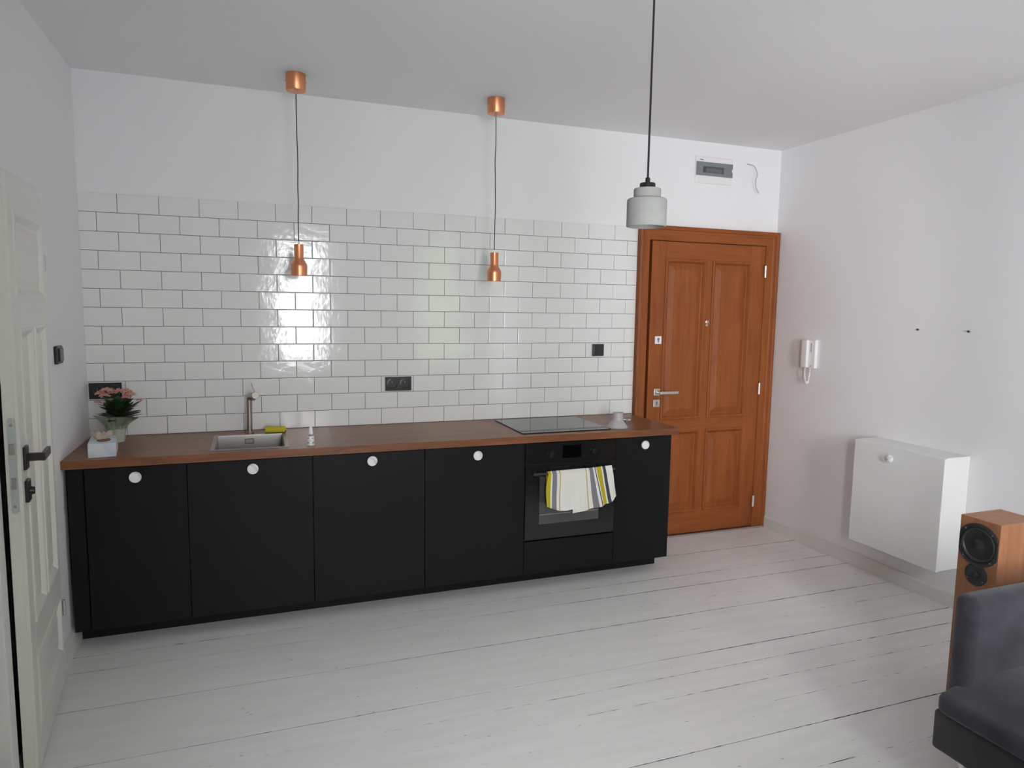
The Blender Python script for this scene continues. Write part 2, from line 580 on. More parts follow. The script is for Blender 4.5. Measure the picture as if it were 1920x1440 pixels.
xs = [-T] + [v for w in WINS for v in w[:2]] + [RX + T]
for k in range(0, len(xs), 2):
    add_box(bm, (xs[k], RY - T, -0.05), (xs[k + 1], RY, RZ + 0.05))
for (x0, x1, z0, z1) in WINS:
    add_box(bm, (x0, RY - T, -0.05), (x1, RY, z0))
    add_box(bm, (x0, RY - T, z1), (x1, RY, RZ + 0.05))
structure('wall_front', bm, M['wall'], 'white wall with the two tall windows, facing the kitchen')
structure('ceiling', box((-T, RY - T, RZ), (RX + T, T, RZ + 0.2)), M['ceiling'], 'plain white painted ceiling')
floor = structure('floor', box((-T, RY - T, -0.2), (RX + T, 0.13, -0.022)), M['subfloor'], 'white painted old floorboards')

# floorboards: every board an object, edges uneven so the joints open and close
seams = [0.13, -0.02, -0.19, -0.36, -0.53, -0.69, -0.85, -1.02, -1.185, -1.355, -1.585, -1.73, -1.885, -2.045, -2.235, -2.455,
         -2.63, -2.81, -2.98, -3.17, -3.35, -3.52, -3.71, -3.90, -4.07, -4.25, -4.44, -4.62, -4.725]
SLOPE = math.tan(math.radians(-0.55))
NSEG = 320
def seam_gap(k, x):
    g = 0.5 + 0.5 * noise.noise((x * 1.1, k * 7.3, 0.3))
    d = 0.5 + 0.5 * noise.noise((x * 9.0, k * 3.1, 4.0))
    d2 = 0.5 + 0.5 * noise.noise((x * 34.0, k * 5.7, 9.0))
    bias = 0.86 + 0.22 * min(1, max(0, (x - 1.8) / 1.2))
    v = (g * 0.45 + d * 0.40 + d2 * 0.55) * bias
    return 0.00005 + 0.0130 * min(0.38, max(0.0, v - 0.60))
for k in range(len(seams) - 1):
    bm = bmesh.new()
    ra, rb = [], []
    up, vp = None, None
    cols = []
    h = random.uniform(-0.0012, 0.0012)
    for s in range(NSEG + 1):
        x = RX * s / NSEG
        t = SLOPE * (x - 2.3)
        w0 = 0.0012 * noise.noise((x * 2.0, k * 11.0, 2.0))
        w1 = 0.0012 * noise.noise((x * 2.0, (k + 1) * 11.0, 2.0))
        ya = seams[k] + t * (0 if k == 0 else 1) + w0 - seam_gap(k, x) / 2
        yb = seams[k + 1] + t + w1 + seam_gap(k + 1, x) / 2
        row = [(ya, -0.022), (ya, h - 0.0003), (ya - 0.0006, h), (yb + 0.0006, h), (yb, h - 0.0003), (yb, -0.022)]
        cols.append([bm.verts.new((x, min(max(y, RY), 0.13), z)) for y, z in row])
    for A, B in zip(cols, cols[1:]):
        for j in range(5):
            bm.faces.new((A[j], A[j + 1], B[j + 1], B[j])).material_index = 1 if j in (0, 4) else 0
    obj('plank', bm, [M['floor'], M['subfloor']], floor, smooth=False)

# wall tiles: 13 rows in running bond, every tile an object with its own slight tilt
structure_grout = obj('grout', box((0.0, 0.0035, TILE_Z0 - 0.04), (TILE_X1, WB + 0.002, TILE_Z1 - 0.001)), M['grout'], wall_back)
TW, TH, GAP = 0.202, 0.10136, 0.0024
def tile_mesh(w, h):
    bm = bmesh.new()
    c = 0.0028
    def rect(i, y):
        return [(-w / 2 + i, y, -h / 2 + i), (w / 2 - i, y, -h / 2 + i), (w / 2 - i, y, h / 2 - i), (-w / 2 + i, y, h / 2 - i)]
    add_steps(bm, [rect(0, 0.006), rect(0, 0.0018), rect(c * 0.35, 0.0005), rect(c, 0.0)])
    bmesh.ops.recalc_face_normals(bm, faces=bm.faces)
    for f in bm.faces:
        f.normal_update()
    me = bpy.data.meshes.new('tile')
    bm.to_mesh(me)
    bm.free()
    me.materials.append(M['tile'])
    return me
tile_cache = {}
for row in range(13):
    zc = TILE_Z1 - (row + 0.5) * TH
    j = 0.184 if row % 2 == 0 else 0.184 - TW / 2
    edges = [-GAP / 2]
    x = j
    while x < TILE_X1 - 0.02:
        edges.append(x)
        x += TW
    edges.append(TILE_X1 + GAP / 2)
    for a, b in zip(edges, edges[1:]):
        w, h = round(b - a - GAP, 4), round(TH - GAP, 4)
        me = tile_cache.get((w, h)) or tile_cache.setdefault((w, h), tile_mesh(w, h))
        o = bpy.data.objects.new('tile', me)
        COL.objects.link(o)
        o.parent = wall_back
        o.location = ((a + b) / 2, 0, zc)
        o.rotation_euler = (random.gauss(0, 0.0022), 0, random.gauss(0, 0.0030))

# skirting boards
def skirting(name, a, b, h, label, ax):
    bm = bmesh.new()
    d = 0.016
    if ax == 'R':
        prof = [(RX, 0), (RX - d, 0), (RX - d, h - 0.012), (RX - d + 0.006, h), (RX, h)]
    else:
        prof = [(0, 0), (d, 0), (d, h - 0.012), (d - 0.006, h), (0, h)]
    add_prism(bm, [Vector((x, a, z)) for x, z in prof], (0, b - a, 0))
    structure(name, bm, M['trim'], label)
skirting('baseboard_right', -0.03, RY, 0.088, 'white skirting board under the wall cabinet', 'R')
skirting('baseboard_left', DY1 + 0.075, -0.46, 0.112, 'short white skirting board beside the black cabinets', 'L')
skirting('baseboard_beyond', RY, DY0 - 0.085, 0.112, 'white skirting board beyond the ajar door', 'L')

# windows
def window(n, label, loc, rot, w, h):
    """built in its own frame: x along the wall, -y outwards, z up from the sill"""
    r = bpy.data.objects.new('window_%d' % n, None)
    COL.objects.link(r)
    r['kind'] = 'structure'
    r['label'] = label
    r.location = loc
    r.rotation_euler = (0, 0, rot)
    x0, x1, f, y0, y1 = -w / 2, w / 2, 0.045, -0.16, -0.10
    bm = bmesh.new()
    add_box(bm, (x0, y0, 0), (x0 + f, y1, h), 0.004)
    add_box(bm, (x1 - f, y0, 0), (x1, y1, h), 0.004)
    add_box(bm, (x0 + f, y0, 0), (x1 - f, y1, f), 0.004)
    add_box(bm, (x0 + f, y0, h - f), (x1 - f, y1, h), 0.004)
    obj('window_frame', bm, M['white_plastic'], r, local=True)
    zt = h - 0.42
    obj('transom', box((x0 + f, y0, zt - 0.03), (x1 - f, y1, zt + 0.03), 0.004), M['white_plastic'], r, local=True)
    for (a, b) in ((f, zt - 0.03), (zt + 0.03, h - f)):
        obj('pane', box((x0 + f, y0 + 0.028, a), (x1 - f, y0 + 0.032, b)), M['pane'], r, local=True)
    obj('sill', box((x0, -0.10, 0.0), (x1, 0.06, 0.025), 0.006), M['white_plastic'], r, local=True)
for i, (x0, x1, z0, z1) in enumerate(WINS):
    window(i + 1, ('tall window lighting the sink end of the room', 'tall window lighting the door end of the room', 'narrow glazed balcony door in the corner by the sofa')[i], ((x0 + x1) / 2, RY, z0), 0, x1 - x0, z1 - z0)

# a leafy tree outside the middle window
M['bark'] = mat('grey_brown_bark', (0.10, 0.075, 0.055), rough=0.9)
M['tree_leaf'] = mat('fresh_green_leaves', (0.26, 0.38, 0.17), rough=0.6, var=(2.5, 0.4, (1, 1, 1)))
t = thing('garden_tree', 'leafy green tree standing outside the middle window', 'tree', (4.3, -9.6, -3.0))
obj('trunk', tube([(4.3, -9.6, -3.0), (4.25, -9.6, -1.0), (4.35, -9.55, 1.6), (4.4, -9.6, 5.2)], [0.19, 0.16, 0.12, 0.04], 12), M['bark'], t, smooth=True)
bm = bmesh.new()
rnd = random.Random(21)
blobs = [(4.2, -9.6, 1.6, 1.0), (4.8, -9.3, 2.2, 0.9), (3.8, -9.5, 2.4, 0.8), (4.4, -9.8, 3.0, 0.9), (4.9, -9.6, 1.2, 0.7), (3.7, -9.6, 1.1, 0.6), (4.3, -9.5, 0.7, 0.7), (4.0, -9.6, 3.8, 1.1), (5.0, -9.5, 3.6, 1.0), (4.5, -9.6, 4.9, 1.2), (3.6, -9.4, 4.7, 0.8), (5.3, -9.4, 4.8, 0.8), (4.4, -9.6, 6.0, 1.0), (5.6, -9.3, 2.6, 0.9), (3.3, -9.5, 3.4, 0.7)]
for k in range(9500):
    b = rnd.choice(blobs)
    d = Vector((rnd.gauss(0, 1), rnd.gauss(0, 1), rnd.gauss(0, 1))).normalized() * b[3] * rnd.uniform(0.35, 1.0)
    c = Vector(b[:3]) + d
    u = Vector((rnd.gauss(0, 1), rnd.gauss(0, 1), rnd.gauss(0, 1))).normalized()
    w = u.orthogonal().normalized()
    h = rnd.uniform(0.06, 0.10)
    bm.faces.new([bm.verts.new(c + p) for p in (u * -h, w * h * 0.55, u * h, w * -h * 0.55)])
obj('foliage', bm, M['tree_leaf'], t, kind='stuff')

# sheer white curtain drawn over the balcony door
bm = bmesh.new()
pv = None
for k in range(61):
    x = 3.90 + 0.42 * k / 60
    y = RY + 0.075 + 0.014 * math.sin(k * 0.9)
    row = [bm.verts.new((x, y, 0.02)), bm.verts.new((x, y, 2.60))]
    if pv:
        bm.faces.new((pv[0], row[0], row[1], pv[1]))
    pv = row
bmesh.ops.solidify(bm, geom=bm.faces[:], thickness=0.001)
t = thing('sheer_curtain', 'sheer white curtain hanging over the narrow balcony door', 'curtain', (4.11, RY + 0.075, 2.62))
obj('curtain_cloth', bm, M['sheer'], t, smooth=True)
obj('curtain_rod', tube([(3.85, RY + 0.075, 2.62), (4.40, RY + 0.075, 2.62)], 0.010, 10), M['satin'], t, smooth=True)

# ------------------------------------------------------------------ entrance door (door_1)
def empty_struct(name, loc, label, rot=(0, 0, 0)):
    r = bpy.data.objects.new(name, None)
    COL.objects.link(r)
    r.location = loc
    r.rotation_euler = rot
    r['kind'] = 'structure'
    r['label'] = label
    return r

d1 = empty_struct('door_1', (4.0, -0.02, 0), 'orange-brown varnished four-panel entrance door in its wooden frame')
FX0, FX1, FZ = 3.398, 4.602, 2.278
LX0, LX1, LZ = 3.503, 4.487, 2.172                  # the leaf
prof = [(0.0, 0.004), (0.0, -0.040), (0.012, -0.046), (0.020, -0.042), (0.024, -0.034), (0.034, -0.034), (0.040, -0.030), (0.078, -0.030), (0.082, -0.024), (0.082, 0.004)]
# architrave pieces, mitred at the corners; prof = (distance in from the outer edge, y)
bm = bmesh.new()
A = [bm.verts.new((FX0 + a, y, 0.0)) for a, y in prof]
B = [bm.verts.new((FX0 + a, y, FZ - a * 1.25)) for a, y in prof]
for k in range(len(prof) - 1):
    bm.faces.new((A[k], A[k + 1], B[k + 1], B[k]))
bm.faces.new(A)
obj('frame_post', bm, M['door_wood'], d1)
bm = bmesh.new()
A = [bm.verts.new((FX1 - a * 1.38, y, 0.0)) for a, y in prof]
B = [bm.verts.new((FX1 - a * 1.38, y, FZ - a * 1.25)) for a, y in prof]
for k in range(len(prof) - 1):
    bm.faces.new((A[k], A[k + 1], B[k + 1], B[k]))
bm.faces.new(A)
obj('frame_post', bm, M['door_wood'], d1)
bm = bmesh.new()
A = [bm.verts.new((FX0 + a, y, FZ - a * 1.25)) for a, y in prof]
B = [bm.verts.new((FX1 - a * 1.38, y, FZ - a * 1.25)) for a, y in prof]
for k in range(len(prof) - 1):
    bm.faces.new((A[k], A[k + 1], B[k + 1], B[k]))
obj('frame_head', bm, M['door_wood_x'], d1)
bm = bmesh.new()                                    # lining of the opening behind the leaf
add_box(bm, (3.46, 0.0045, 0), (3.482, 0.128, 2.21))
add_box(bm, (4.498, 0.0, 0), (4.53, 0.128, 2.21))
add_box(bm, (3.482, 0.0, 2.178), (4.498, 0.128, 2.21))
obj('door_lining', bm, M['door_wood'], d1)
obj('threshold', box((3.40, -0.045, 0.0005), (4.60, 0.06, 0.010), 0.003), M['satin'], d1, label='thin metal threshold strip')

PAN = [(3.622, 3.957, 0.895, 2.045), (4.024, 4.360, 0.895, 2.045), (3.622, 3.957, 0.185, 0.800), (4.024, 4.360, 0.185, 0.800)]
yF, yB = -0.022, 0.022
leaf = obj('door_leaf', box((LX0, yF + 0.026, 0.014), (LX1, yB, LZ)), M['door_wood'], d1)
def leafpart(name, bm, m, **k):
    return obj(name, bm, m, leaf, **k)
for nm, a, b, mm in (('stile', (LX0, 0.014), (3.622, LZ), 'door_wood'), ('stile', (4.360, 0.014), (LX1, LZ), 'door_wood'),
                     ('rail', (3.622, 2.045), (4.360, LZ), 'door_wood_x'), ('rail', (3.622, 0.800), (4.360, 0.895), 'door_wood_x'),
                     ('rail', (3.622, 0.014), (4.360, 0.185), 'door_wood_x'),
                     ('muntin', (3.957, 0.895), (4.024, 2.045), 'door_wood'), ('muntin', (3.957, 0.185), (4.024, 0.800), 'door_wood')):
    leafpart(nm, box((a[0], yF, a[1]), (b[0], yF + 0.027, b[1]), 0.001, 1), M[mm])
for (x0, x1, z0, z1) in PAN:
    bm = bmesh.new()
    R = lambda i, y: rect_xz(x0 - 0.006, x1 + 0.006, z0 - 0.006, z1 + 0.006, i, y)
    add_steps(bm, [R(0, yF + 0.002), R(0.0, yF - 0.006), R(0.006, yF - 0.010), R(0.014, yF - 0.009), R(0.020, yF - 0.002), R(0.030, yF + 0.012), R(0.036, yF + 0.014)], cap=False)
    leafpart('panel_moulding', bm, M['door_wood'])
    bm = bmesh.new()
    R2 = lambda i, y: rect_xz(x0, x1, z0, z1, i, y)
    add_steps(bm, [R2(0.024, yF + 0.016), R2(0.034, yF + 0.013), R2(0.066, yF + 0.002), R2(0.070, yF + 0.000)])
    leafpart('panel', bm, M['door_wood'])
# lock plates, lever handle, spyhole, hinges
def keyhole(bm, x, z, y, s=1.0, mi=1):
    add_lathe(bm, [(0.0095 * s, 0), (0.0095 * s, 0.002)], (x, y, z + 0.007 * s), (0, -1, 0), 18, mi)
    add_box(bm, (x - 0.0055 * s, y - 0.002, z - 0.017 * s), (x + 0.0055 * s, y, z + 0.004 * s), mi=mi)
for (x, z, nm, lb) in ((3.574, 1.472, 'lock_plate', 'pale square upper lock plate'), (3.580, 1.014, 'lock_plate', 'satin square lower lock plate')):
    bm = box((x - 0.027, yF - 0.009, z - 0.028), (x + 0.027, yF, z + 0.028), 0.003)
    keyhole(bm, x, z, yF - 0.009)
    leafpart(nm, bm, [M['white_plastic'] if z > 1.2 else M['satin'], M['steel_dark']], label=lb)
bm = box((3.553, yF - 0.010, 1.069), (3.605, yF, 1.122), 0.003)
leafpart('handle_rose', bm, M['satin'])
bm = bmesh.new()
add_lathe(bm, [(0.011, 0), (0.011, 0.05)], (3.585, yF - 0.010, 1.095), (0, -1, 0), 18)
add_box(bm, (3.575, yF - 0.062, 1.084), (3.730, yF - 0.050, 1.105), 0.003)
leafpart('lever_handle', bm, M['satin'], label='satin nickel lever handle')
bm = lathe([(0.0, 0.0), (0.014, 0), (0.014, 0.005), (0.009, 0.007), (0.006, 0.005), (0, 0.005)], (3.988, yF, 1.604), (0, -1, 0), 24)
add_lathe(bm, [(0.011, 0), (0.011, 0.004), (0, 0.005)], (3.986, yF, 1.582), (0, -1, 0), 20)
leafpart('spyhole', bm, M['satin'])
for z in (1.985, 1.099, 0.215):
    bm = bmesh.new()
    add_lathe(bm, [(0.0, -0.045), (0.0085, -0.043), (0.0085, -0.002), (0.006, 0), (0.0085, 0.002), (0.0085, 0.043), (0, 0.045)], (4.483, -0.036, z), (0, 0, 1), 14)
    obj('hinge', bm, M['hinge'], d1, label='pale metal barrel hinge')

# ------------------------------------------------------------------ white ajar door (door_2) in the side wall
d2 = empty_struct('door_2', (0, -1.22, 0), 'cream-white panelled interior door standing ajar')
bm = bmesh.new()
cw = 0.07
add_box(bm, (0.0005, DY0 - cw, 0), (0.046, DY0 - 0.008, DZ + 0.045), 0.004)
obj('casing_post', bm, M['trim'], d2)
obj('casing_post', box((0.0005, DY1 - 0.004, 0), (0.014, DY1 + 0.055, DZ + 0.045), 0.004), M['trim'], d2)
obj('casing_head', box((0.0005, DY0 + 0.0045, DZ - 0.004), (0.016, DY1 - 0.0045, DZ + 0.045), 0.004), M['trim'], d2)
bm = bmesh.new()
add_box(bm, (-T, DY0, 0), (0.0, DY0 + 0.004, DZ))
add_box(bm, (-T, DY1 - 0.004, 0), (0.0, DY1, DZ))
add_box(bm, (-T, DY0 + 0.004, DZ - 0.004), (0.0, DY1 - 0.004, DZ))
obj('door_lining', bm, M['trim'], d2)
# leaf: local frame with u along the leaf from hinge to lock edge, n out into the room
ang = math.atan2(0.068, 0.695)
LEN, LH, LT = 0.698, 2.100, 0.044
leaf2 = obj('door_leaf', box((0, -LT, 0.0), (LEN, -0.012, LH)), M['door_white'], d2, local=True)
lean = 0.0125
# local x -> direction (sin ang, -cos ang, 0), local y -> face normal (cos ang, sin ang, 0), local z up, leaning slightly
U = Vector((math.sin(ang), -math.cos(ang), 0))
Nn = Vector((math.cos(ang), math.sin(ang), 0))
Zz = Vector((lean, 0, 1)).normalized()
mw = Matrix.Identity(4)
mw.col[0][:3] = U
mw.col[1][:3] = Nn
mw.col[2][:3] = Zz
hinge_pt = Vector((0.0305, -0.873, 0.008)) - Vector(d2.location)
mw.col[3][:3] = hinge_pt
leaf2.matrix_basis = mw
def lp(name, bm, m, **k):
    return obj(name, bm, m, leaf2, local=True, **k)
# framing of the leaf and its panels (u0,u1,z0,z1)
PU = [(0.055, 0.615, 1.690, 1.985), (0.075, 0.315, 0.530, 1.580), (0.375, 0.600, 0.530, 1.580), (0.055, 0.610, 0.150, 0.400)]
fr = [('stile', 0, 0.050, 0, LH), ('stile', 0.615, LEN, 0, LH), ('rail', 0.050, 0.615, 1.985, LH), ('rail', 0.050, 0.615, 1.580, 1.690),
      ('rail', 0.050, 0.615, 0.400, 0.530), ('rail', 0.050, 0.615, 0, 0.150), ('muntin', 0.315, 0.375, 0.530, 1.580),
      ('stile', 0.050, 0.075, 0.530, 1.580), ('stile', 0.600, 0.615, 0.530, 1.580)]
for nm, u0, u1, z0, z1 in fr[:7]:
    lp(nm, box((u0, -0.0125, z0), (u1, 0, z1), 0.0012, 1), M['door_white'])
for u0, u1, z0, z1 in [(0.050, 0.075, 0.530, 1.580), (0.600, 0.615, 0.530, 1.580)]:
    lp('filler_strip', box((u0, -0.0125, z0), (u1, 0, z1), 0.0005, 1), M['door_white'])
for (u0, u1, z0, z1) in PU:
    bm = bmesh.new()
    R = lambda i, y: [(u0 + i, y, z0 + i), (u1 - i, y, z0 + i), (u1 - i, y, z1 - i), (u0 + i, y, z1 - i)]
    add_steps(bm, [R(-0.004, -0.002), R(-0.004, 0.004), R(0.006, 0.006), R(0.012, 0.003), R(0.030, -0.010), R(0.042, -0.010), R(0.062, -0.003), R(0.066, -0.003)])
    lp('panel', bm, M['door_white'])
# lock plate on the leaf's edge
bm = bmesh.new()
pz = (0.965 + 1.285) / 2
n = 10
out = []
for s in range(n + 1):
    a = math.pi * s / n
    out.append((math.cos(a) * 0.011, 0.155 + math.sin(a) * 0.011))
for s in range(n + 1):
    a = math.pi + math.pi * s / n
    out.append((math.cos(a) * 0.011, -0.155 + math.sin(a) * 0.011))
cy = -LT / 2 - 0.001
add_prism(bm, [Vector((LEN, cy + p, pz + q)) for p, q in out], (0.0022, 0, 0))
pl = lp('lock_plate', bm, M['zinc'], label='zinc lock plate on the door edge')
bm = box((LEN + 0.002, cy - 0.008, 1.165), (LEN + 0.010, cy + 0.008, 1.202), 0.002)
lp('latch_bolt', bm, M['steel_dark'])
bm = box((LEN + 0.002, cy - 0.007, 1.045), (LEN + 0.0035, cy + 0.007, 1.085), 0.0005, 1)
lp('dead_bolt', bm, M['steel'])
for z in (pz + 0.14, pz - 0.14):
    lp('screw', lathe([(0.0, 0.0), (0.005, 0), (0.004, 0.0012), (0, 0.0012)], (LEN + 0.0022, cy, z), (1, 0, 0), 12), M['steel_dark'])
# lever handle and rose, thumb-turn rose
uh = LEN - 0.060
bm = box((uh - 0.026, 0, 1.100), (uh + 0.026, 0.010, 1.180), 0.002)
lp('handle_rose', bm, M['bronze'], label='dark bronze square rose')
bm = bmesh.new()
add_box(bm, (uh - 0.010, 0.009, 1.128), (uh + 0.010, 0.052, 1.155), 0.002)
add_prism(bm, [Vector((uh + 0.011, 0.050, 1.128)), Vector((uh + 0.011, 0.062, 1.128)), Vector((uh - 0.115, 0.062, 1.128)), Vector((uh - 0.115, 0.050, 1.128))], (0, 0, 0.027))
lp('lever_handle', bm, M['bronze'], label='dark bronze cranked lever handle')
bm = box((uh - 0.026, 0, 0.985), (uh + 0.026, 0.012, 1.062), 0.003)
add_lathe(bm, [(0.015, 0.0), (0.013, 0.012), (0.0, 0.013)], (uh - 0.002, 0.012, 1.022), (0, 1, 0), 16)
lp('key_rose', bm, M['bronze'], label='dark bronze key rose')
for z in (1.845, 0.335):
    bm = lathe([(0, -0.036), (0.007, -0.034), (0.007, 0.034), (0, 0.036)], (0.038, -0.866, z), (0, 0, 1), 12)
    obj('hinge', bm, M['zinc'], d2)

# ------------------------------------------------------------------ kitchen cabinets
CY = -0.616                                          # face of the doors
DT = 0.018
CZ0, CZ1 = 0.101, 0.900
def knob_bm(x, y, z, axis=(0, -1, 0)):
    bm = lathe([(0.010, 0.0), (0.009, 0.010), (0.018, 0.013), (0.0265, 0.017), (0.0275, 0.021), (0.0260, 0.026), (0.0, 0.0275)], (x, y, z), axis, 28)
    return bm
def carcass(x0, x1, parent, top=True):
    bm = bmesh.new()
    t = 0.016
    yb = -0.045
    add_box(bm, (x0, CY + DT + 0.002, CZ0), (x0 + t, yb, CZ1))
    add_box(bm, (x1 - t, CY + DT + 0.002, CZ0), (x1, yb, CZ1))
    add_box(bm, (x0 + t, CY + DT + 0.002, CZ0), (x1 - t, yb, CZ0 + t))
    add_box(bm, (x0 + t, yb - 0.008, CZ0 + t), (x1 - t, yb, CZ1))
    add_box(bm, (x0 + t, CY + DT + 0.002, CZ1 - t), (x1 - t, CY + DT + 0.05, CZ1))
    obj('carcass', bm, M['black_body'], parent)
units = [(0.088, 0.530, 0.307, 0.850, 'narrow matt black base cabinet at the wall end, below the tissue box', 'base cabinet'),
         (0.530, 1.130, 0.836, 0.855, 'matt black base cabinet under the steel sink', 'base cabinet'),
         (1.130, 1.730, 1.437, 0.857, 'matt black base cabinet between the sink cabinet and the one beside the oven', 'base cabinet'),
         (1.730, 2.330, 2.032, 0.850, 'matt black base cabinet directly beside the oven, on its sink side', 'base cabinet'),
         (2.930, 3.328, 3.124, 0.851, 'narrow matt black base cabinet beside the entrance door', 'base cabinet')]
for (x0, x1, kx, kz, lb, cat) in units:
    t = thing('base_cabinet', lb, 'cabinet', ((x0 + x1) / 2, -0.3, CZ0), 'black base cabinets of the kitchen run')
    carcass(x0 + 0.0005, x1 - 0.0005, t)
    dr = obj('cabinet_door', box((x0 + 0.0015, CY, CZ0 + 0.001), (x1 - 0.0015, CY + DT, CZ1 - 0.002), 0.0012, 1), M['black_board'], t)
    obj('knob', knob_bm(kx, CY, kz), M['marble'], dr, smooth=True, label='round white marble knob')
# oven housing with its drawer front
t = thing('oven_housing', 'matt black housing cabinet around the built-in oven with a low drawer front', 'cabinet', (2.63, -0.3, CZ0))
bm = bmesh.new()
add_box(bm, (2.3305, CY + DT + 0.002, CZ0), (2.342, -0.045, CZ1))
add_box(bm, (2.918, CY + DT + 0.002, CZ0), (2.9295, -0.045, CZ1))
add_box(bm, (2.342, CY + DT + 0.002, CZ0), (2.918, -0.045, CZ0 + 0.012))
add_box(bm, (2.342, CY + DT + 0.002, 0.290), (2.918, -0.045, 0.300))
obj('carcass', bm, M['black_body'], t)
obj('drawer_front', box((2.3315, CY, CZ0 + 0.001), (2.9285, CY + DT, 0.302), 0.0012, 1), M['black_board'], t)
# filler strip against the side wall, plinth
t = obj('filler_panel', box((0.019, CY + 0.002, CZ0), (0.085, CY + DT, CZ1 - 0.002), 0.001, 1), M['black_board'])
t['label'] = 'slim matt black filler panel between the first cabinet and the white wall'
t['category'] = 'panel'
t = obj('plinth', box((0.017, -0.470, 0.0015), (3.330, -0.455, 0.099), 0.001, 1), M['plinth'])
t['label'] = 'recessed black plinth board running along the floor under the cabinets'
t['category'] = 'plinth'
bm = bmesh.new()
for x in (0.25, 0.85, 1.45, 2.05, 2.65, 3.2):
    add_lathe(bm, [(0.02, 0.0015), (0.02, 0.01), (0.014, 0.02), (0.014, 0.095), (0.025, 0.1005)], (x, -0.12, 0), (0, 0, 1), 12)
# worktop with the sink cut-out
SX0, SX1, SY0, SY1 = 0.655, 0.998, -0.556, -0.168
WZ0, WZ1 = 0.9045, 0.945
t = obj('worktop', add_ring_slab(bmesh.new(), (0.0015, -0.636, 3.366, -0.0015), (SX0 - 0.006, SY0 - 0.006, SX1 + 0.006, SY1 + 0.006), WZ0, WZ1), M['worktop'])
t['label'] = 'long dark walnut-coloured wooden worktop over the black cabinets'
t['category'] = 'worktop'

# ------------------------------------------------------------------ sink and tap
t = thing('kitchen_sink', 'small square brushed steel sink set into the worktop', 'sink', (0.826, -0.36, WZ1))
bm = bmesh.new()
def rz(x0, y0, x1, y1, z):
    return [(x0, y0, z), (x1, y0, z), (x1, y1, z), (x0, y1, z)]
add_steps(bm, [rz(0.634, -0.577, 1.019, -0.147, WZ1 + 0.0003), rz(0.636, -0.575, 1.017, -0.149, WZ1 + 0.003), rz(SX0, SY0, SX1, SY1, WZ1 + 0.0025), rz(SX0 + 0.002, SY0 + 0.002, SX1 - 0.002, SY1 - 0.002, WZ1 - 0.004),
              rz(SX0 + 0.006, SY0 + 0.006, SX1 - 0.006, SY1 - 0.006, WZ1 - 0.165), rz(SX0 + 0.02, SY0 + 0.02, SX1 - 0.02, SY1 - 0.02, WZ1 - 0.180)])
obj('basin', bm, M['steel'], t)
bm = bmesh.new()
add_steps(bm, [[(x, -0.1705, z) for x, z in ((0.796, 0.897), (0.844, 0.897), (0.844, 0.926), (0.796, 0.926))],
               [(x, -0.1735, z) for x, z in ((0.796, 0.897), (0.844, 0.897), (0.844, 0.926), (0.796, 0.926))],
               [(x, -0.1735, z) for x, z in ((0.799, 0.900), (0.841, 0.900), (0.841, 0.923), (0.799, 0.923))]], cap=False)
obj('overflow_frame', bm, M['print_dark'], t, label='dark overflow slot frame')
obj('overflow_plate', box((0.800, -0.1745, 0.901), (0.840, -0.1715, 0.922), 0.001, 1), M['steel'], t)
obj('drain', lathe([(0.0, 0.0), (0.045, 0.0), (0.043, 0.003), (0.03, 0.003), (0.025, 0.001), (0, 0.001)], (0.826, -0.36, WZ1 - 0.1798), (0, 0, 1), 28), M['steel_dark'], t)

t = thing('mixer_tap', 'brushed nickel single-lever mixer tap standing behind the sink', 'tap', (0.822, -0.100, WZ1))
bm = lathe([(0.0, 0.0002), (0.0215, 0.0002), (0.0215, 0.007), (0.0165, 0.010), (0.0165, 0.0105)], (0.822, -0.100, WZ1), (0, 0, 1), 28)
obj('tap_base', bm, M['steel_dark'], t, smooth=True)
c = Vector((0.822, -0.100, 0.955))
e = Vector((0.857, -0.200, 1.1725)) - Vector((0.826, -0.100, 1.160))
e.normalize()
pts = [(0.822, -0.100, 0.953), (0.823, -0.100, 1.05), (0.824, -0.100, 1.135)]
corner = Vector((0.8245, -0.100, 1.163))
for s in range(1, 8):
    tt = s / 8
    p0, p1, p2 = Vector((0.824, -0.100, 1.135)), corner, corner + e * 0.030
    pts.append(p0 * (1 - tt) ** 2 + p1 * 2 * tt * (1 - tt) + p2 * tt * tt)
end = corner + e * 0.094
pts += [corner + e * 0.030, corner + e * 0.06, end]
obj('tap_body', tube(pts, 0.0155, 24), M['steel_dark'], t, smooth=True)
bm = lathe([(0.0, 0.0), (0.0195, 0.0), (0.0205, 0.002), (0.0205, 0.020), (0.019, 0.022), (0.0, 0.022)], end - e * 0.004, e, 28)
obj('tap_head', bm, M['steel_dark'], t, smooth=True)
lv0 = end + e * 0.008 + Vector((0, 0, 0.018))
obj('lever', tube([lv0, lv0 + Vector((-0.0085, 0.004, 0.026)), lv0 + Vector((-0.019, 0.008, 0.054))], [0.0032, 0.0028, 0.0032], 10), M['steel_dark'], t, smooth=True)
ae = corner + e * 0.074
obj('aerator', lathe([(0.0, -0.028), (0.010, -0.028), (0.011, -0.024), (0.011, -0.010)], ae, (0, 0, 1), 18), M['steel_dark'], t, smooth=True)

# ------------------------------------------------------------------ small things on the worktop
WS = WZ1 + 0.0004
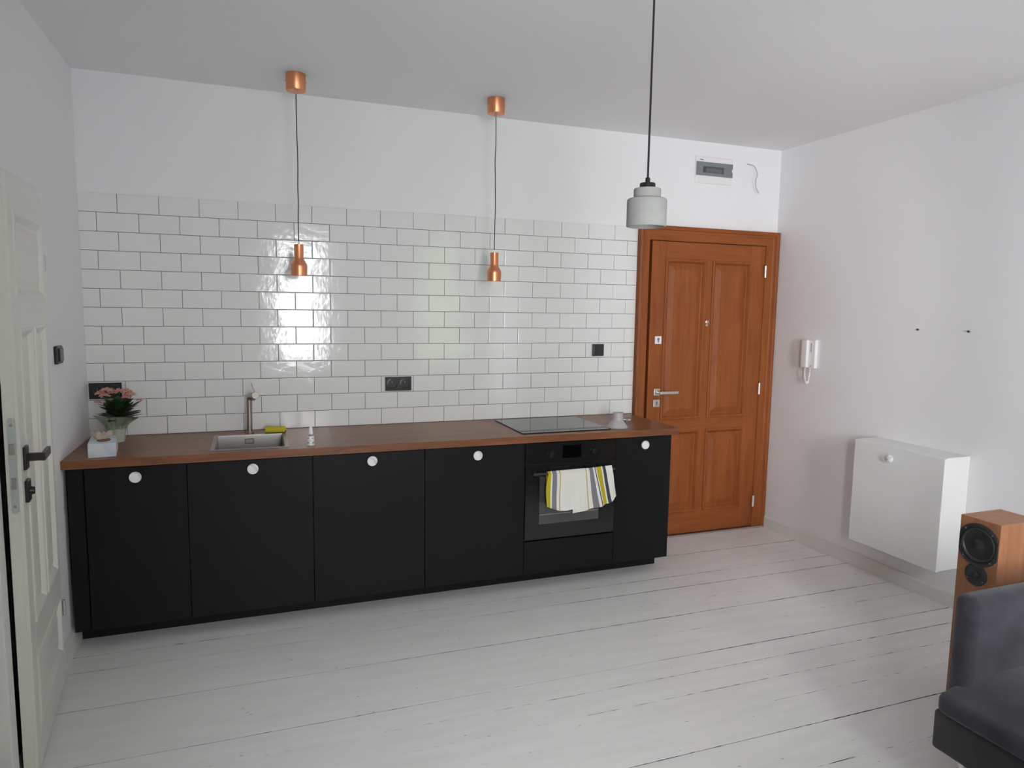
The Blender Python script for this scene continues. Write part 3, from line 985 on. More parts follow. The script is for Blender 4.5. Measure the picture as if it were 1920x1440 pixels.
# tissue box
t = thing('tissue_box', 'pale marbled cardboard tissue box with a cream tissue sticking out', 'tissue box', (0.151, -0.480, WZ1), rot=(0, 0, math.radians(7.0)))
hw, hd, hh = 0.0585, 0.105, 0.0675
obj('carton', box((-hw, -hd, 0.0004), (hw, hd, hh), 0.0012, 1), M['box_marble'], t, local=True)
bm = bmesh.new()
add_prism(bm, [Vector((0.004 + 0.030 * math.cos(2 * math.pi * k / 28), -0.012 + 0.052 * math.sin(2 * math.pi * k / 28), hh + 0.0003)) for k in range(28)], (0, 0, 0.0006))
obj('opening', bm, M['hole_brown'], t, local=True, label='brown oval opening')
bm = bmesh.new()
NU, NV = 26, 8
g = []
for iu in range(NU + 1):
    u = iu / NU
    colv = []
    for iv in range(NV + 1):
        v = iv / NV
        wdt = 0.030 + 0.016 * min(1, v * 3)
        top = 0.035 + 0.003 * math.sin(u * 23) + 0.004 * noise.noise((u * 11, 1.0, 2.0)) - (0.006 if 0.66 < u < 0.72 else 0)
        x = -0.006 + (u - 0.5) * 2 * wdt
        y = 0.026 - 0.020 * math.sin(u * 3.14) + 0.007 * math.sin(u * 14 + v * 2) * (0.3 + v) + 0.010 * noise.noise((u * 6, v * 3, 0)) + 0.010 * v
        colv.append(bm.verts.new((x, y, hh + 0.0012 + top * v)))
    g.append(colv)
for iu in range(NU):
    for iv in range(NV):
        bm.faces.new((g[iu][iv], g[iu + 1][iv], g[iu + 1][iv + 1], g[iu][iv + 1]))
bmesh.ops.solidify(bm, geom=bm.faces[:], thickness=0.0006)
obj('tissue', bm, M['tissue'], t, local=True, smooth=True, label='crumpled cream tissue')

# potted kalanchoe in mint paper
PX, PY = 0.163, -0.175
t = thing('potted_plant', 'pink-flowering potted plant in pale green paper wrap, in the worktop corner', 'plant', (PX, PY, WZ1))
bm = bmesh.new()
prof = [(0.034, WS), (0.050, 1.036), (0.046, 1.036), (0.040, 1.024)]
rings = []
for r, z in prof:
    rings.append([bm.verts.new((PX + r * (1 + 0.05 * (k % 2)) * math.cos(2 * math.pi * k / 12), PY + r * (1 + 0.05 * (k % 2)) * math.sin(2 * math.pi * k / 12), z)) for k in range(12)])
for A, B in zip(rings, rings[1:]):
    for k in range(12):
        bm.faces.new((A[k], A[(k + 1) % 12], B[(k + 1) % 12], B[k]))
bm.faces.new(rings[0])
bm.faces.new(rings[-1])
obj('pot', bm, M['pot'], t)
bm = bmesh.new()
NW = 32
rows = [[], [], [], []]
rnd = random.Random(3)
for k in range(NW):
    a = 2 * math.pi * k / NW
    point = abs(math.sin(a * 2 + 0.6))
    rr = 0.070 + 0.034 * point + rnd.uniform(-0.004, 0.004)
    zz = 1.052 + 0.034 * (0.5 + 0.5 * math.cos(a + 2.2)) + 0.012 * point
    for i, (f, z) in enumerate(((0.050, 1.018), (0.052, 1.034), (0.5 * (0.054 + rr), 0.45 * 1.036 + 0.55 * zz), (rr, zz))):
        fold = 1 + (0.05 if k % 2 else -0.03) * (i > 0)
        rows[i].append(bm.verts.new((PX + f * fold * math.cos(a), PY + f * fold * math.sin(a), z)))
for A, B in zip(rows, rows[1:]):
    for k in range(NW):
        bm.faces.new((A[k], A[(k + 1) % NW], B[(k + 1) % NW], B[k]))
bmesh.ops.solidify(bm, geom=bm.faces[:], thickness=0.0005)
obj('paper_wrap', bm, M['wrap'], t, label='crinkled mint tissue paper collar')
def leaf_bm(base, d, length, width, droop):
    bm = bmesh.new()
    d = Vector(d).normalized()
    side = d.cross(Vector((0, 0, 1))).normalized()
    n = 7
    prev = None
    for s in range(n + 1):
        q = s / n
        w = width * math.sin(math.pi * (0.08 + 0.92 * q)) ** 0.75 * (1 + 0.14 * (s % 2))
        if s == n:
            w = 0.0015
        p = Vector(base) + d * length * q + Vector((0, 0, -droop * q * q))
        row = [bm.verts.new(p - side * w + Vector((0, 0, 0.12 * w))), bm.verts.new(p), bm.verts.new(p + side * w + Vector((0, 0, 0.12 * w)))]
        if prev:
            for j in range(2):
                bm.faces.new((prev[j], prev[j + 1], row[j + 1], row[j]))
        prev = row
    return bm
rnd = random.Random(12)
for k in range(46):
    lvl = k / 46
    a = k * 2.39996 + rnd.uniform(-0.3, 0.3)
    z = 1.062 + 0.070 * lvl + rnd.uniform(-0.008, 0.008)
    el = 0.20 + 0.65 * lvl + rnd.uniform(-0.15, 0.15)
    r0 = 0.010
    ln = rnd.uniform(0.105, 0.135) * (1.05 - 0.30 * lvl)
    d = (math.cos(a) * math.cos(el), math.sin(a) * math.cos(el), math.sin(el))
    if d[0] < -0.3:
        ln *= 0.80
    obj('leaf', leaf_bm((PX + 0.008 + r0 * math.cos(a), PY + r0 * math.sin(a), z), d, ln, rnd.uniform(0.021, 0.029), rnd.uniform(0.0, 0.010)), M['leaf'], t, smooth=True)
heads = [(0.098, -0.19, 1.205, 0.026), (0.128, -0.20, 1.222, 0.030), (0.120, -0.22, 1.195, 0.026), (0.150, -0.18, 1.205, 0.022), (0.185, -0.19, 1.214, 0.026),
         (0.212, -0.185, 1.214, 0.030), (0.235, -0.20, 1.198, 0.028), (0.222, -0.21, 1.184, 0.024), (0.275, -0.18, 1.160, 0.013), (0.082, -0.19, 1.158, 0.015)]
for (hx, hy, hz, hr) in heads:
    base = Vector((PX + 0.006, PY, 1.09))
    top = Vector((hx, hy, hz - 0.006))
    bm = bmesh.new()
    add_tube(bm, [base, (base + top) / 2 + Vector((0, 0, 0.012)), top], [0.0022, 0.0018, 0.0015], 6, 1)
    nf = max(7, int(46 * (hr / 0.030) ** 1.6))
    for q in range(nf):
        a = q * 2.39996
        rr = hr * math.sqrt((q + 0.4) / nf)
        c0 = Vector((hx + rr * math.cos(a), hy + rr * math.sin(a), hz + 0.012 * (1 - (rr / hr) ** 2) + rnd.uniform(-0.004, 0.004)))
        if rnd.random() < 0.22:
            add_lathe(bm, [(0, -0.003), (0.0028, 0), (0.0022, 0.005), (0, 0.007)], c0, (rnd.uniform(-.3, .3), rnd.uniform(-.3, .3), 1), 6, 2)
            continue
        tilt = Vector((math.cos(a) * 0.5 * rr / hr, math.sin(a) * 0.5 * rr / hr - 0.35, 1)).normalized()
        u, w, d = frame_from(tilt)
        ph = rnd.uniform(0, 6.28)
        for pq in range(5):
            b = ph + pq * 2 * math.pi / 5
            dr = u * math.cos(b) + w * math.sin(b)
            sd = d.cross(dr)
            s = 0.0072
            v = [c0, c0 + dr * s * 0.55 + sd * s * 0.42 + d * 0.0015, c0 + dr * s + d * 0.0008, c0 + dr * s * 0.55 - sd * s * 0.42 + d * 0.0015]
            bm.faces.new([bm.verts.new(p) for p in v]).material_index = 0
    obj('flower_cluster', bm, [M['petal'], M['stem'], M['bud']], t)

# sponge, small bottle
t = thing('kitchen_sponge', 'yellow kitchen sponge lying on the back rim of the sink', 'sponge', (0.963, -0.138, WZ1), rot=(0, 0, -0.22))
bm = box((-0.055, -0.026, 0.0085), (0.055, 0.026, 0.036), 0.006, 3)
for v in bm.verts:
    v.co += Vector((noise.noise(v.co * 60), noise.noise(v.co * 60 + Vector((5, 0, 0))), noise.noise(v.co * 60 + Vector((0, 9, 0))))) * 0.0018
obj('foam', bm, M['yellow'], t, local=True, smooth=True)
obj('scouring_pad', box((-0.055, -0.026, 0.0036), (0.055, 0.026, 0.0086), 0.0015, 2), M['sponge_pad'], t, local=True)

t = thing('dropper_bottle', 'small white dropper bottle with a tall tapered cap, beside the sink', 'bottle', (1.127, -0.556, WZ1))
bm = lathe([(0.0, 0.0004), (0.0165, 0.0004), (0.0178, 0.002), (0.0178, 0.044), (0.0160, 0.050), (0.0, 0.051)], (1.127, -0.556, WZ1), (0, 0, 1), 28)
obj('bottle_body', bm, M['bottle'], t, smooth=True)
obj('bottle_neck', lathe([(0.0155, 0.0505), (0.0125, 0.056), (0.0100, 0.0585), (0.0100, 0.063)], (1.127, -0.556, WZ1), (0, 0, 1), 24), M['bottle_clear'], t, smooth=True)
obj('cap', lathe([(0.0115, 0.0615), (0.0118, 0.064), (0.0092, 0.090), (0.0066, 0.1015), (0.0, 0.1025)], (1.127, -0.556, WZ1), (0, 0, 1), 24), M['bottle'], t, smooth=True)
def wrap_patch(x, y, r, a0, a1, z0, z1, n=8):
    bm = bmesh.new()
    P = []
    for k in range(n + 1):
        a = a0 + (a1 - a0) * k / n
        P.append((bm.verts.new((x + r * math.cos(a), y + r * math.sin(a), z0 + (z1 - z0) * 0.0 + 0.0025 * k / n)), bm.verts.new((x + r * math.cos(a), y + r * math.sin(a), z1 + 0.0025 * k / n))))
    for A, B in zip(P, P[1:]):
        bm.faces.new((A[0], B[0], B[1], A[1]))
    bmesh.ops.solidify(bm, geom=bm.faces[:], thickness=-0.0002)
    return bm
obj('label_line', wrap_patch(1.127, -0.556, 0.0180, -1.45, -0.5, WZ1 + 0.0375, WZ1 + 0.0400), M['print_dark'], t, label='dark printed line')
for a0, a1, z0, z1 in ((-2.9, -2.2, 0.010, 0.018), (-1.2, -0.6, 0.010, 0.019), (-2.7, -2.2, 0.036, 0.043), (-1.9, -1.45, 0.024, 0.027)):
    obj('label_print', wrap_patch(1.127, -0.556, 0.0180, a0, a1, WZ1 + z0, WZ1 + z1), M['print_mauve'], t)

# induction hob
t = thing('induction_hob', 'black glass induction hob lying flush on the worktop above the oven', 'hob', (2.62, -0.31, WZ1))
obj('glass_plate', box((2.331, -0.522, WS), (2.917, -0.060, WZ1 + 0.006), 0.0012, 1), M['hob'], t)
obj('control_strip', box((2.331, -0.568, WS), (2.917, -0.5245, WZ1 + 0.006), 0.0012, 1), M['hob'], t, label='separate front strip of black glass with the controls')
# clear plastic funnel and small metal fitting
t = thing('funnel', 'small frosted plastic funnel standing wide end down beside the hob', 'funnel', (2.998, -0.50, WZ1))
bm = lathe([(0.0645, 0.0006), (0.066, 0.003), (0.064, 0.006), (0.0345, 0.048), (0.0335, 0.050), (0.0335, 0.096), (0.0325, 0.096), (0.0325, 0.050), (0.062, 0.006)], (2.998, -0.505, WZ1), (0, 0, 1), 36, cap=False)
obj('funnel_body', bm, M['frost'], t, smooth=True)
t = thing('metal_fitting', 'small shiny metal fitting lying on the worktop behind the funnel', 'fitting', (3.178, -0.300, WZ1))
bm = bmesh.new()
add_lathe(bm, [(0.009, 0), (0.010, 0.003), (0.010, 0.026), (0.007, 0.030), (0.007, 0.044), (0.009, 0.046), (0.009, 0.052)], (3.150, -0.296, WZ1 + 0.0108), (0.9, -0.35, 0), 16)
obj('fitting_body', bm, M['steel'], t, smooth=True)
bm = bmesh.new()
n = 20
rg = [Vector((3.202 + 0.013 * math.cos(2 * math.pi * k / n), -0.292 + 0.013 * math.sin(2 * math.pi * k / n), WZ1 + 0.012 + 0.010 * math.sin(2 * math.pi * k / n))) for k in range(n + 1)]
add_tube(bm, rg, 0.0022, 8)
obj('wire_ring', bm, M['steel_dark'], t, smooth=True)
obj('wing', box((3.160, -0.330, WZ1 + 0.0006), (3.196, -0.318, WZ1 + 0.008), 0.002), M['steel_dark'], t)

# ------------------------------------------------------------------ oven and towel
OY = CY - 0.005
t = thing('built_in_oven', 'black built-in oven with a glass door and bar handle, under the hob', 'oven', (2.63, -0.35, 0.31))
obj('oven_body', box((2.345, CY + DT, 0.312), (2.915, -0.07, 0.885), 0.002, 1), M['oven_black'], t)
cp = obj('control_panel', box((2.3325, OY, 0.773), (2.9275, CY + DT - 0.002, 0.897), 0.0015, 1), M['oven_glass'], t)
obj('display', box((2.567, OY - 0.0008, 0.798), (2.690, OY + 0.001, 0.876), 0.0003, 1), M['display'], cp)
for kx, kz in ((2.490, 0.826), (2.772, 0.832)):
    bm = lathe([(0.018, 0.0), (0.0175, 0.014), (0.016, 0.017), (0.0, 0.0175)], (kx, OY, kz), (0, -1, 0), 28)
    add_box(bm, (kx - 0.0012, OY - 0.0185, kz + 0.003), (kx + 0.0012, OY - 0.017, kz + 0.014))
    obj('control_knob', bm, M['oven_black'], cp, smooth=True)
od = bmesh.new()
od = add_box(od, (2.3325, OY, 0.312), (2.9275, CY + DT - 0.002, 0.764), 0.0015, 1)
odo = obj('oven_door', od, M['oven_glass'], t)
obj('door_window', box((2.422, OY - 0.0006, 0.405), (2.818, OY + 0.001, 0.696), 0.0002, 1), M['oven_window'], odo, label='grey reflective oven window')
obj('shelf_edge', box((2.424, OY - 0.0010, 0.4615), (2.816, OY - 0.0004, 0.4640)), M['satin'], odo)
bm = bmesh.new()
HY, HZ = OY - 0.045, 0.722
add_tube(bm, [(2.362, HY, HZ), (2.898, HY, HZ)], 0.0085, 14)
for x in (2.385, 2.875):
    add_box(bm, (x - 0.008, HY, HZ - 0.006), (x + 0.008, OY + 0.001, HZ + 0.006), 0.002)
obj('bar_handle', bm, M['handle_grey'], odo, smooth=True)

# towel: one strip of cloth over the bar with a pleat; UV u carries the stripes
t = thing('tea_towel', 'white tea towel with yellow and grey stripes hanging over the oven handle', 'towel', (2.66, HY, HZ))
bm = bmesh.new()
uvl = bm.loops.layers.uv.new('UVMap')
S = 96
NVt = 34
XA, XB, XF0, XF1 = 2.449, 2.874, 2.650, 2.622       # left edge, right edge, outer fold, inner fold
def lerp(a, b, q):
    return a + (b - a) * q
def cloth_row(s):
    """s 0..1 along the cloth -> (x at bar, layer offset toward viewer, x drift at the hem, hem z, top z)"""
    if s < 0.44:
        q = s / 0.44
        return lerp(XA, XF0, q), 0.012, lerp(-0.004, 0.004, q), lerp(0.528, 0.4985, min(1, q * 2.6)) if q < 0.38 else lerp(0.4985, 0.500, q), lerp(0.741, 0.745, q)
    if s < 0.50:
        q = (s - 0.44) / 0.06
        return lerp(XF0, XF1, q), lerp(0.012, 0.004, q), lerp(0.004, -0.010, q), lerp(0.500, 0.474, q), 0.745
    q = (s - 0.50) / 0.50
    hem = lerp(0.474, 0.516, q / 0.75) if q < 0.75 else lerp(0.516, 0.556, (q - 0.75) / 0.25)
    dr = lerp(-0.010, 0.050, q / 0.55) if q < 0.55 else lerp(0.050, 0.030, (q - 0.55) / 0.45)
    top = 0.745 + 0.009 * max(0, (q - 0.45) / 0.55) ** 0.7
    return lerp(XF1, XB, q), 0.004, dr, hem, top
grid = []
for i in range(S + 1):
    s = i / S
    x0, off, dr, hem, top = cloth_row(s)
    colv = []
    # back drop (short), over the bar, front drop
    for j in range(8):
        v = j / 7
        y = HY + 0.0095 + off * 0.15
        z = top - 0.13 + 0.105 * v
        colv.append(((x0, y + 0.001 * noise.noise((s * 9, v, 3)), z)))
    for j in range(1, 8):
        a = math.pi * j / 8
        R = 0.0098 + off * 0.22
        colv.append((x0, HY + R * math.cos(a), HZ + (top - HZ) * 0.75 * math.sin(a) ** 0.8 + 0.0))
    for j in range(NVt + 1):
        v = j / NVt
        wv = (0.005 if s < 0.6 else 0.010) * math.sin(s * 38 + 1.3 * v) * v + 0.009 * noise.noise((s * 7, v * 2.5, 1.0)) * (0.2 + v) - 0.004
        y = HY - 0.0105 - off * 0.55 - 0.010 * v * (0.3 if s < 0.45 else 0.6) + wv * 0.9
        z = lerp(HZ, hem, v)
        x = x0 + dr * v
        if s < 0.06:                                # the edge bows outwards
            x -= 0.012 * math.sin(math.pi * min(1, v * 1.05)) * (1 - s / 0.06)
        colv.append((x, y, z))
    grid.append([bm.verts.new(p) for p in colv])
for i in range(S):
    for j in range(len(grid[0]) - 1):
        f = bm.faces.new((grid[i][j], grid[i + 1][j], grid[i + 1][j + 1], grid[i][j + 1]))
        for lpv, s in zip(f.loops, (i, i + 1, i + 1, i)):
            lpv[uvl].uv = (s / S, 0.5)
obj('cloth', bm, M['towel'], t, smooth=True)

# ------------------------------------------------------------------ sockets and switches
def socket(name, x0, x1, z0, z1, nmod, label, holes=True, cat='socket', grp=None):
    t = thing(name, label, cat, ((x0 + x1) / 2, 0, (z0 + z1) / 2), grp)
    y0 = -0.0012
    obj('frame', box((x0, y0 - 0.009, z0), (x1, y0, z1), 0.002), M['black_socket'], t)
    for k in range(nmod):
        w = (x1 - x0) / nmod
        cx, cz = x0 + w * (k + 0.5), (z0 + z1) / 2
        if holes:
            ins = obj('insert', lathe([(0.0335, 0.0), (0.0335, 0.003), (0.0315, 0.0036), (0.0195, 0.003), (0.0190, -0.006), (0.0, -0.006)], (cx, y0 - 0.0088, cz), (0, -1, 0), 32), M['black_socket'], t, smooth=True)
            obj('earth_pin', tube([(cx, y0 - 0.004, cz + 0.011), (cx, y0 - 0.013, cz + 0.011)], 0.0025, 10), M['steel_dark'], ins)
        else:
            obj('rocker', box((cx - w * 0.40, y0 - 0.0125, cz - 0.033), (cx + w * 0.40, y0 - 0.0085, cz + 0.033), 0.0025), M['black_socket'], t)
    return t
socket('power_socket', 1.621, 1.786, 1.156, 1.244, 2, 'black double power socket in the tiles above the middle of the worktop')
socket('power_socket', 0.009, 0.168, 1.156, 1.244, 2, 'black double socket in the tiled corner behind the potted plant', holes=True)
socket('wall_switch', 3.060, 3.149, 1.361, 1.444, 1, 'single black square switch in the tiles beside the entrance door', holes=False, cat='switch')
t = thing('light_switch', 'dark bronze surface-mounted switch on the side wall beside the ajar door', 'switch', (0.0, -0.585, 1.438))
obj('switch_box', box((0.0008, -0.635, 1.397), (0.016, -0.540, 1.480), 0.004), M['bronze'], t)
obj('rocker', box((0.0155, -0.622, 1.408), (0.023, -0.553, 1.469), 0.005, 3), M['bronze'], t)

# ------------------------------------------------------------------ copper pendants
def pendant(px, py, zb, zcord, label):
    t = thing('copper_pendant', label, 'pendant lamp', (px, py, zb), 'copper pendants over the worktop')
    bm = lathe([(0.0, 2.8885), (0.051, 2.8885), (0.051, 2.806), (0.049, 2.803), (0.0, 2.803)], (px, py, 0), (0, 0, 1), 40)
    cn = obj('canopy', bm, M['copper'], t, smooth=True)
    obj('cord_grip', lathe([(0.006, 2.8035), (0.006, 2.790), (0.004, 2.786)], (px, py, 0), (0, 0, 1), 14), M['steel_dark'], cn, smooth=True)
    for sx in (-1, 1):
        obj('screw', lathe([(0.004, 0.0), (0.0035, 0.003), (0, 0.0035)], (px + sx * 0.0508, py - 0.004, 2.85), (sx, 0, 0), 10), M['steel_dark'], cn)
    pts = []
    top, bot = 2.79, zb + 0.180
    for k in range(29):
        q = k / 28
        am = 0.0045 * math.sin(math.pi * q)
        pts.append((px + am * noise.noise((q * 5, px * 3, 1)) * 1.6, py + am * noise.noise((q * 5, px * 3, 7)), top + (bot - top) * q))
    obj('cord', tube(pts, 0.0026, 8), M['cord'], t, smooth=True)
    obj('cord_grip', lathe([(0.0065, 0.165), (0.0065, 0.176), (0.004, 0.182)], (px, py, zb), (0, 0, 1), 14), M['white_bright'], t, smooth=True)
    pr = [(0.0245, 0.166), (0.0245, 0.094), (0.0262, 0.086), (0.0405, 0.062), (0.0428, 0.054), (0.0430, 0.047), (0.0412, 0.0)]
    inner = [(0.0400, 0.0), (0.0415, 0.047), (0.0392, 0.060), (0.0245, 0.086), (0.0230, 0.094), (0.0230, 0.12)]
    bm = lathe([(0.0, 0.1665)] + [(0.0225, 0.1665)] + pr + inner + [(0.0, 0.12)], (px, py, zb), (0, 0, 1), 44)
    obj('shade', bm, M['copper'], t, smooth=True)
    return t
pendant(1.096, -0.357, 1.842, None, 'copper bottle-shaped pendant lamp hanging above the sink end of the worktop')
pendant(2.206, -0.372, 1.843, None, 'copper bottle-shaped pendant lamp hanging nearer the hob end of the worktop')

# concrete pendant in the room
px, py, zb = 2.171, -2.130, 1.980
t = thing('concrete_pendant', 'grey concrete pendant lamp with a stepped shade on a long black cord', 'pendant lamp', (px, py, zb))
bm = lathe([(0.0, 0.132), (0.030, 0.132), (0.0455, 0.132), (0.0475, 0.129), (0.0475, 0.0985), (0.064, 0.0970), (0.0690, 0.0935), (0.0700, 0.089), (0.0700, 0.002), (0.0685, 0.0), (0.0615, 0.0), (0.0615, 0.085), (0.040, 0.092), (0.0, 0.092)], (px, py, zb), (0, 0, 1), 56)
obj('shade', bm, M['concrete'], t, smooth=True)
obj('cap', lathe([(0.0, 0.1325), (0.0278, 0.1325), (0.0278, 0.148), (0.026, 0.151), (0.0, 0.151)], (px, py, zb), (0, 0, 1), 36), M['black_plastic'], t, smooth=True)
cg = obj('cord_grip', lathe([(0.0085, 0.1505), (0.0085, 0.168), (0.0065, 0.171), (0.0, 0.171)], (px, py, zb), (0, 0, 1), 20), M['black_plastic'], t, smooth=True)
obj('screw', lathe([(0.0022, 0), (0.002, 0.003), (0, 0.003)], (px + 0.003, py - 0.008, zb + 0.163), (0.35, -0.94, 0), 10), M['steel'], cg)
obj('cord', tube([(px, py, zb + 0.170), (px, py, 2.5), (px, py, RZ - 0.03)], 0.0036, 10), M['cord_dark'], t, smooth=True)
obj('canopy', lathe([(0.0, 0.0), (0.05, 0.0), (0.05, -0.025), (0.04, -0.03), (0.0, -0.03)], (px, py, RZ - 0.0005), (0, 0, 1), 36), M['black_plastic'], t, smooth=True)
bm = lathe([(0.014, 0.0905), (0.014, 0.070), (0.020, 0.062)], (px, py, zb), (0, 0, 1), 20)
obj('lamp_holder', bm, M['white_plastic'], t, smooth=True)

# ------------------------------------------------------------------ fuse box and wire on the kitchen wall
t = thing('fuse_box', 'white flush fuse box with a smoked grey flap, above the entrance door', 'fuse box', (4.002, WB, 2.695))
y0 = WB - 0.0006
bm = bmesh.new()
add_steps(bm, [rect_xz(3.846, 4.162, 2.600, 2.790, 0, y0), rect_xz(3.846, 4.162, 2.600, 2.790, 0.001, y0 - 0.006), rect_xz(3.846, 4.162, 2.600, 2.790, 0.012, y0 - 0.012), rect_xz(3.846, 4.162, 2.600, 2.790, 0.016, y0 - 0.012)])
obj('cover_frame', bm, M['white_plastic'], t)
bm = bmesh.new()
fx0, fx1, fz0, fz1 = 3.849, 4.158, 2.652, 2.746
nt_ = [Vector((fx0, y0 - 0.013, fz0)), Vector((fx1, y0 - 0.013, fz0)), Vector((fx1, y0 - 0.013, 2.685))]
for s in range(9):
    a = -math.pi / 2 + math.pi * s / 8
    nt_.append(Vector((fx1 - 0.008 * math.cos(a), y0 - 0.013, 2.699 + 0.014 * math.sin(a))))
nt_ += [Vector((fx1, y0 - 0.013, fz1)), Vector((fx0, y0 - 0.013, fz1))]
add_prism(bm, nt_, (0, -0.008, 0))
fl = obj('flap', bm, M['smoke'], t, label='smoked grey flap')
yy = y0 - 0.0213
obj('breaker_slot', box((3.901, yy, 2.672), (4.079, yy + 0.001, 2.716)), M['smoke_dark'], fl)
obj('blank_strip', box((3.925, yy - 0.0006, 2.674), (4.060, yy + 0.0005, 2.703)), M['smoke_mid'], fl)
bm = bmesh.new()
add_prism(bm, [Vector((x, y0 - 0.0128, z)) for x, z in ((3.872, 2.762), (3.884, 2.766), (3.904, 2.763), (3.912, 2.759), (3.900, 2.7585), (3.884, 2.7605))], (0, 0.001, 0))
obj('printed_mark', bm, M['print_dark'], t)

t = obj('wire_stub', tube(spline([(4.300, WB + 0.01, 2.765), (4.305, -0.010, 2.762), (4.330, -0.035, 2.745), (4.347, -0.042, 2.715), (4.357, -0.042, 2.682), (4.346, -0.042, 2.652), (4.347, -0.042, 2.615), (4.358, -0.040, 2.585), (4.384, -0.035, 2.555)], 6), 0.0030, 8), M['wire'], smooth=True)
t['label'] = 'short loose wire sticking out of the wall beside the fuse box'
t['category'] = 'wire'

# ------------------------------------------------------------------ intercom, screws and wall cabinet on the side wall
t = thing('intercom', 'white intercom handset with a hanging coiled cord on the plain side wall', 'intercom', (RX, -0.41, 1.39))
X0 = RX - 0.0008
obj('intercom_base', box((RX - 0.028, -0.478, 1.289), (X0, -0.352, 1.494), 0.006, 3), M['white_plastic'], t, smooth=True)
hs = obj('handset', box((RX - 0.052, -0.425, 1.290), (RX - 0.0275, -0.362, 1.493), 0.011, 4), M['white_plastic'], t, smooth=True)
obj('button_strip', box((RX - 0.031, -0.446, 1.405), (RX - 0.0275, -0.436, 1.470), 0.001, 1), M['wire'], t)
obj('door_button', box((RX - 0.031, -0.450, 1.300), (RX - 0.0275, -0.438, 1.312), 0.001, 1), M['wire'], t)
cp_ = spline([(RX - 0.030, -0.392, 1.292), (RX - 0.032, -0.393, 1.250), (RX - 0.032, -0.402, 1.205), (RX - 0.031, -0.418, 1.180), (RX - 0.030, -0.429, 1.192), (RX - 0.027, -0.433, 1.235), (RX - 0.024, -0.434, 1.288)], 24)
bm = bmesh.new()
coil = []
for k, p in enumerate(cp_):
    d = (cp_[min(k + 1, len(cp_) - 1)] - cp_[max(k - 1, 0)]).normalized()
    u = Vector((1, 0, 0))
    w = d.cross(u).normalized()
    a = k * 1.25
    coil.append(p + (u * math.cos(a) + w * math.sin(a)) * 0.0042)
add_tube(bm, coil, 0.0034, 6)
obj('coiled_cord', bm, M['white_plastic'], t, smooth=True)
for y, lb in ((-1.256, 'metal screw in a wall plug, the one nearer the entrance door'), (-1.574, 'metal screw in a wall plug, the one farther from the entrance door')):
    t = thing('wall_screw', lb, 'screw', (RX, y, 1.593), 'pair of screws above the wall cabinet')
    obj('plug', lathe([(0.0065, 0.0), (0.0065, 0.002), (0.003, 0.002)], (RX, y, 1.593), (-1, 0, 0), 14), M['wire'], t)
    obj('shank', lathe([(0.0030, 0.001), (0.0030, 0.009), (0.0065, 0.010), (0.0065, 0.012), (0.0, 0.013)], (RX, y, 1.593), (-1, 0, 0.05), 14), M['print_dark'], t, smooth=True)

t = thing('wall_cabinet', 'shallow white box cabinet hanging low on the side wall above the skirting', 'cabinet', (RX, -1.34, 0.57))
wx = RX - 0.200
obj('cabinet_body', box((wx + 0.019, -1.643, 0.248), (RX - 0.0008, -1.038, 0.897), 0.0012, 1), M['box_white'], t)
dr = obj('cabinet_door', box((wx, -1.645, 0.245), (wx + 0.0175, -1.035, 0.893), 0.0015, 1), M['box_white'], t)
obj('knob', lathe([(0.009, 0.0), (0.008, 0.010), (0.017, 0.014), (0.0235, 0.019), (0.0235, 0.023), (0.014, 0.029), (0.0, 0.031)], (wx, -1.310, 0.826), (-1, 0, 0), 26), M['marble'], dr, smooth=True, label='round white marble knob')

# ------------------------------------------------------------------ floor speaker
SXF, SH = 3.739, 0.820
sy0, sy1, sd = -2.418, -2.243, 0.247
t = thing('floor_speaker', 'tall cherry wood loudspeaker with a black woofer and tweeter, behind the sofa', 'speaker', (SXF + sd / 2, (sy0 + sy1) / 2, 0))
obj('speaker_cabinet', box((SXF, sy0, 0.0015), (SXF + sd, sy1, SH), 0.0015, 1), M['speaker_wood'], t)
wc = (SXF, (sy0 + sy1) / 2, 0.708)
bm = bmesh.new()
n = 48
def trunc(r, k):
    a = 2 * math.pi * k / n
    y, z = r * math.cos(a), r * math.sin(a)
    lim = 0.0825
    y = max(-lim, min(lim, y))
    return y, z
rings = []
for r, dx in ((0.0935, 0.0), (0.0935, -0.0045), (0.0905, -0.0065), (0.078, -0.0065), (0.076, -0.004)):
    rings.append([bm.verts.new((wc[0] + dx, wc[1] + trunc(r, k)[0], wc[2] + trunc(r, k)[1])) for k in range(n)])
for A, B in zip(rings, rings[1:]):
    for k in range(n):
        bm.faces.new((A[k], A[(k + 1) % n], B[(k + 1) % n], B[k]))
wf = obj('woofer', bm, M['rubber'], t, smooth=True)
obj('surround', lathe([(0.0765, 0.003), (0.074, 0.006), (0.070, 0.0085), (0.066, 0.0075), (0.062, 0.003), (0.061, 0.001)], wc, (-1, 0, 0), 48, cap=False), M['rubber'], wf, smooth=True)
obj('cone', lathe([(0.0615, 0.0020), (0.045, -0.0005 + 0.001), (0.026, 0.0004), (0.024, 0.0008), (0.017, 0.0055), (0.008, 0.0085), (0.0, 0.0092)], wc, (-1, 0, 0), 44, cap=False), M['cone'], wf, smooth=True)
for a in (0.8, 2.35, 3.95, 5.5):
    obj('screw', lathe([(0.0035, 0.0), (0.003, 0.0015), (0, 0.0018)], (wc[0] - 0.0065, wc[1] + 0.0845 * math.cos(a) * 0.98, wc[2] + 0.0845 * math.sin(a)), (-1, 0, 0), 10), M['steel'], wf)
tcn = (SXF, (sy0 + sy1) / 2, 0.577)
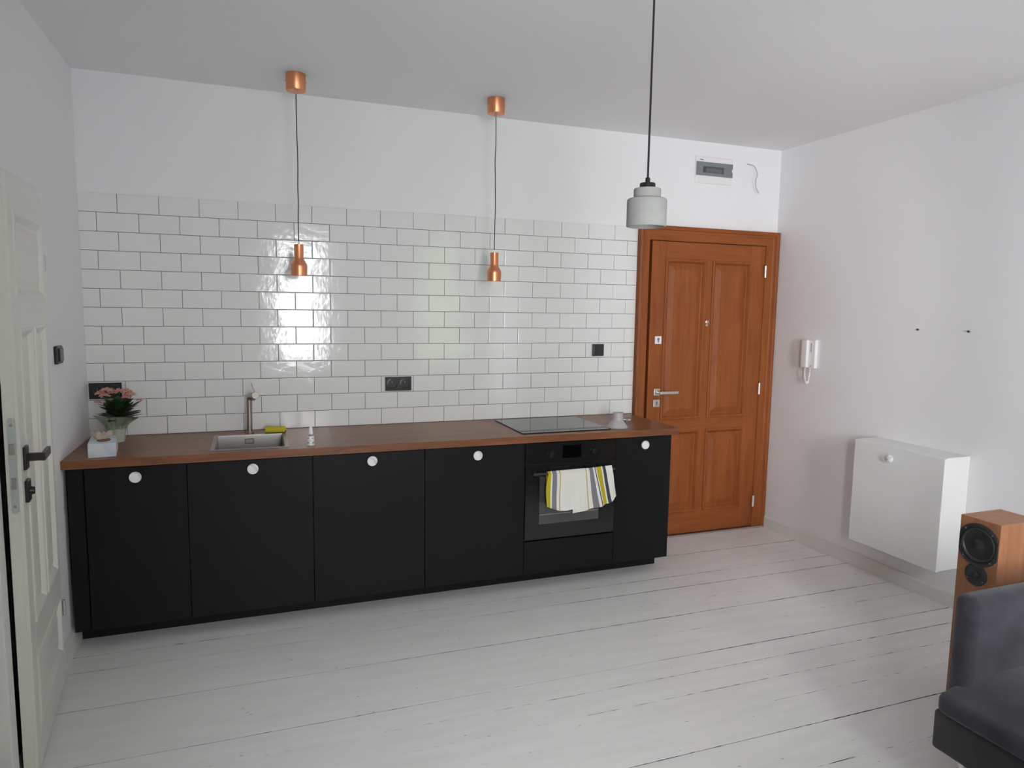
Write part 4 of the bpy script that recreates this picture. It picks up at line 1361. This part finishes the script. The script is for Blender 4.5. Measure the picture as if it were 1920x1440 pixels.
tw = obj('tweeter', lathe([(0.048, 0.0), (0.048, 0.0035), (0.046, 0.0048), (0.022, 0.0040), (0.017, 0.001), (0.0155, 0.001), (0.012, 0.006), (0.006, 0.0085), (0.0, 0.009)], tcn, (-1, 0, 0), 40), M['rubber'], t, smooth=True)
for a in (1.57, 3.7, 5.7):
    obj('screw', lathe([(0.0028, 0.0), (0.0025, 0.0012), (0, 0.0014)], (tcn[0] - 0.0046, tcn[1] + 0.040 * math.cos(a), tcn[2] + 0.040 * math.sin(a)), (-1, 0, 0), 10), M['steel'], tw)

# ------------------------------------------------------------------ sofa
sx, syb, syf = 3.112, -2.652, -3.70                 # front edge, far end, near end
t = thing('sofa', 'dark slate-grey fabric sofa with a low arm and chrome legs', 'sofa', (3.6, -3.18, 0))
def soft_box(a, b, bev, seg=4, puff=0.0, amp=0.0, sub=0):
    bm = box(a, b, bev, seg)
    if sub:
        bmesh.ops.subdivide_edges(bm, edges=[e for e in bm.edges if e.calc_length() > 0.12], cuts=sub, use_grid_fill=True)
    c = [(p + q) / 2 for p, q in zip(a, b)]
    h = [abs(q - p) / 2 for p, q in zip(a, b)]
    for v in bm.verts:
        if puff:
            kx = max(0, 1 - ((v.co.x - c[0]) / h[0]) ** 2)
            ky = max(0, 1 - ((v.co.y - c[1]) / h[1]) ** 2)
            if v.co.z > c[2]:
                v.co.z += puff * (kx * ky) ** 0.5
        if amp:
            v.co += Vector((noise.noise(v.co * 5), noise.noise(v.co * 5 + Vector((3, 1, 7))), noise.noise(v.co * 5 + Vector((9, 4, 2))))) * amp
    return bm
obj('base', soft_box((sx, syf, 0.133), (4.08, syb, 0.281), 0.016, 4), M['fabric_base'], t, smooth=True)
bm = soft_box((sx - 0.024, syf + 0.01, 0.283), (4.02, -2.668, 0.412), 0.038, 5, 0.012, 0.003, 8)
for v in bm.verts:                                  # the cushion thins towards its front edge
    q = min(1.0, max(0.0, (v.co.x - sx) / 0.20))
    k = 0.60 + 0.40 * (q * q * (3 - 2 * q))
    v.co.z = 0.283 + (v.co.z - 0.283) * k
obj('seat_cushion', bm, M['fabric'], t, smooth=True)
obj('arm', soft_box((sx + 0.062, -2.725, 0.284), (4.08, syb + 0.012, 0.703), 0.034, 5, 0, 0.002, 3), M['fabric'], t, smooth=True)
obj('back', soft_box((4.03, syf, 0.284), (4.12, -2.730, 0.703), 0.034, 5), M['fabric'], t, smooth=True)
for (lx, ly) in ((sx + 0.06, -2.735), (4.0, -2.735), (sx + 0.06, -3.62), (4.0, -3.62)):
    obj('leg', lathe([(0.0, 0.0012), (0.012, 0.0012), (0.0125, 0.004), (0.0125, 0.134)], (lx, ly, 0), (0, 0, 1), 24), M['chrome'], t, smooth=True, label='chrome tube leg')
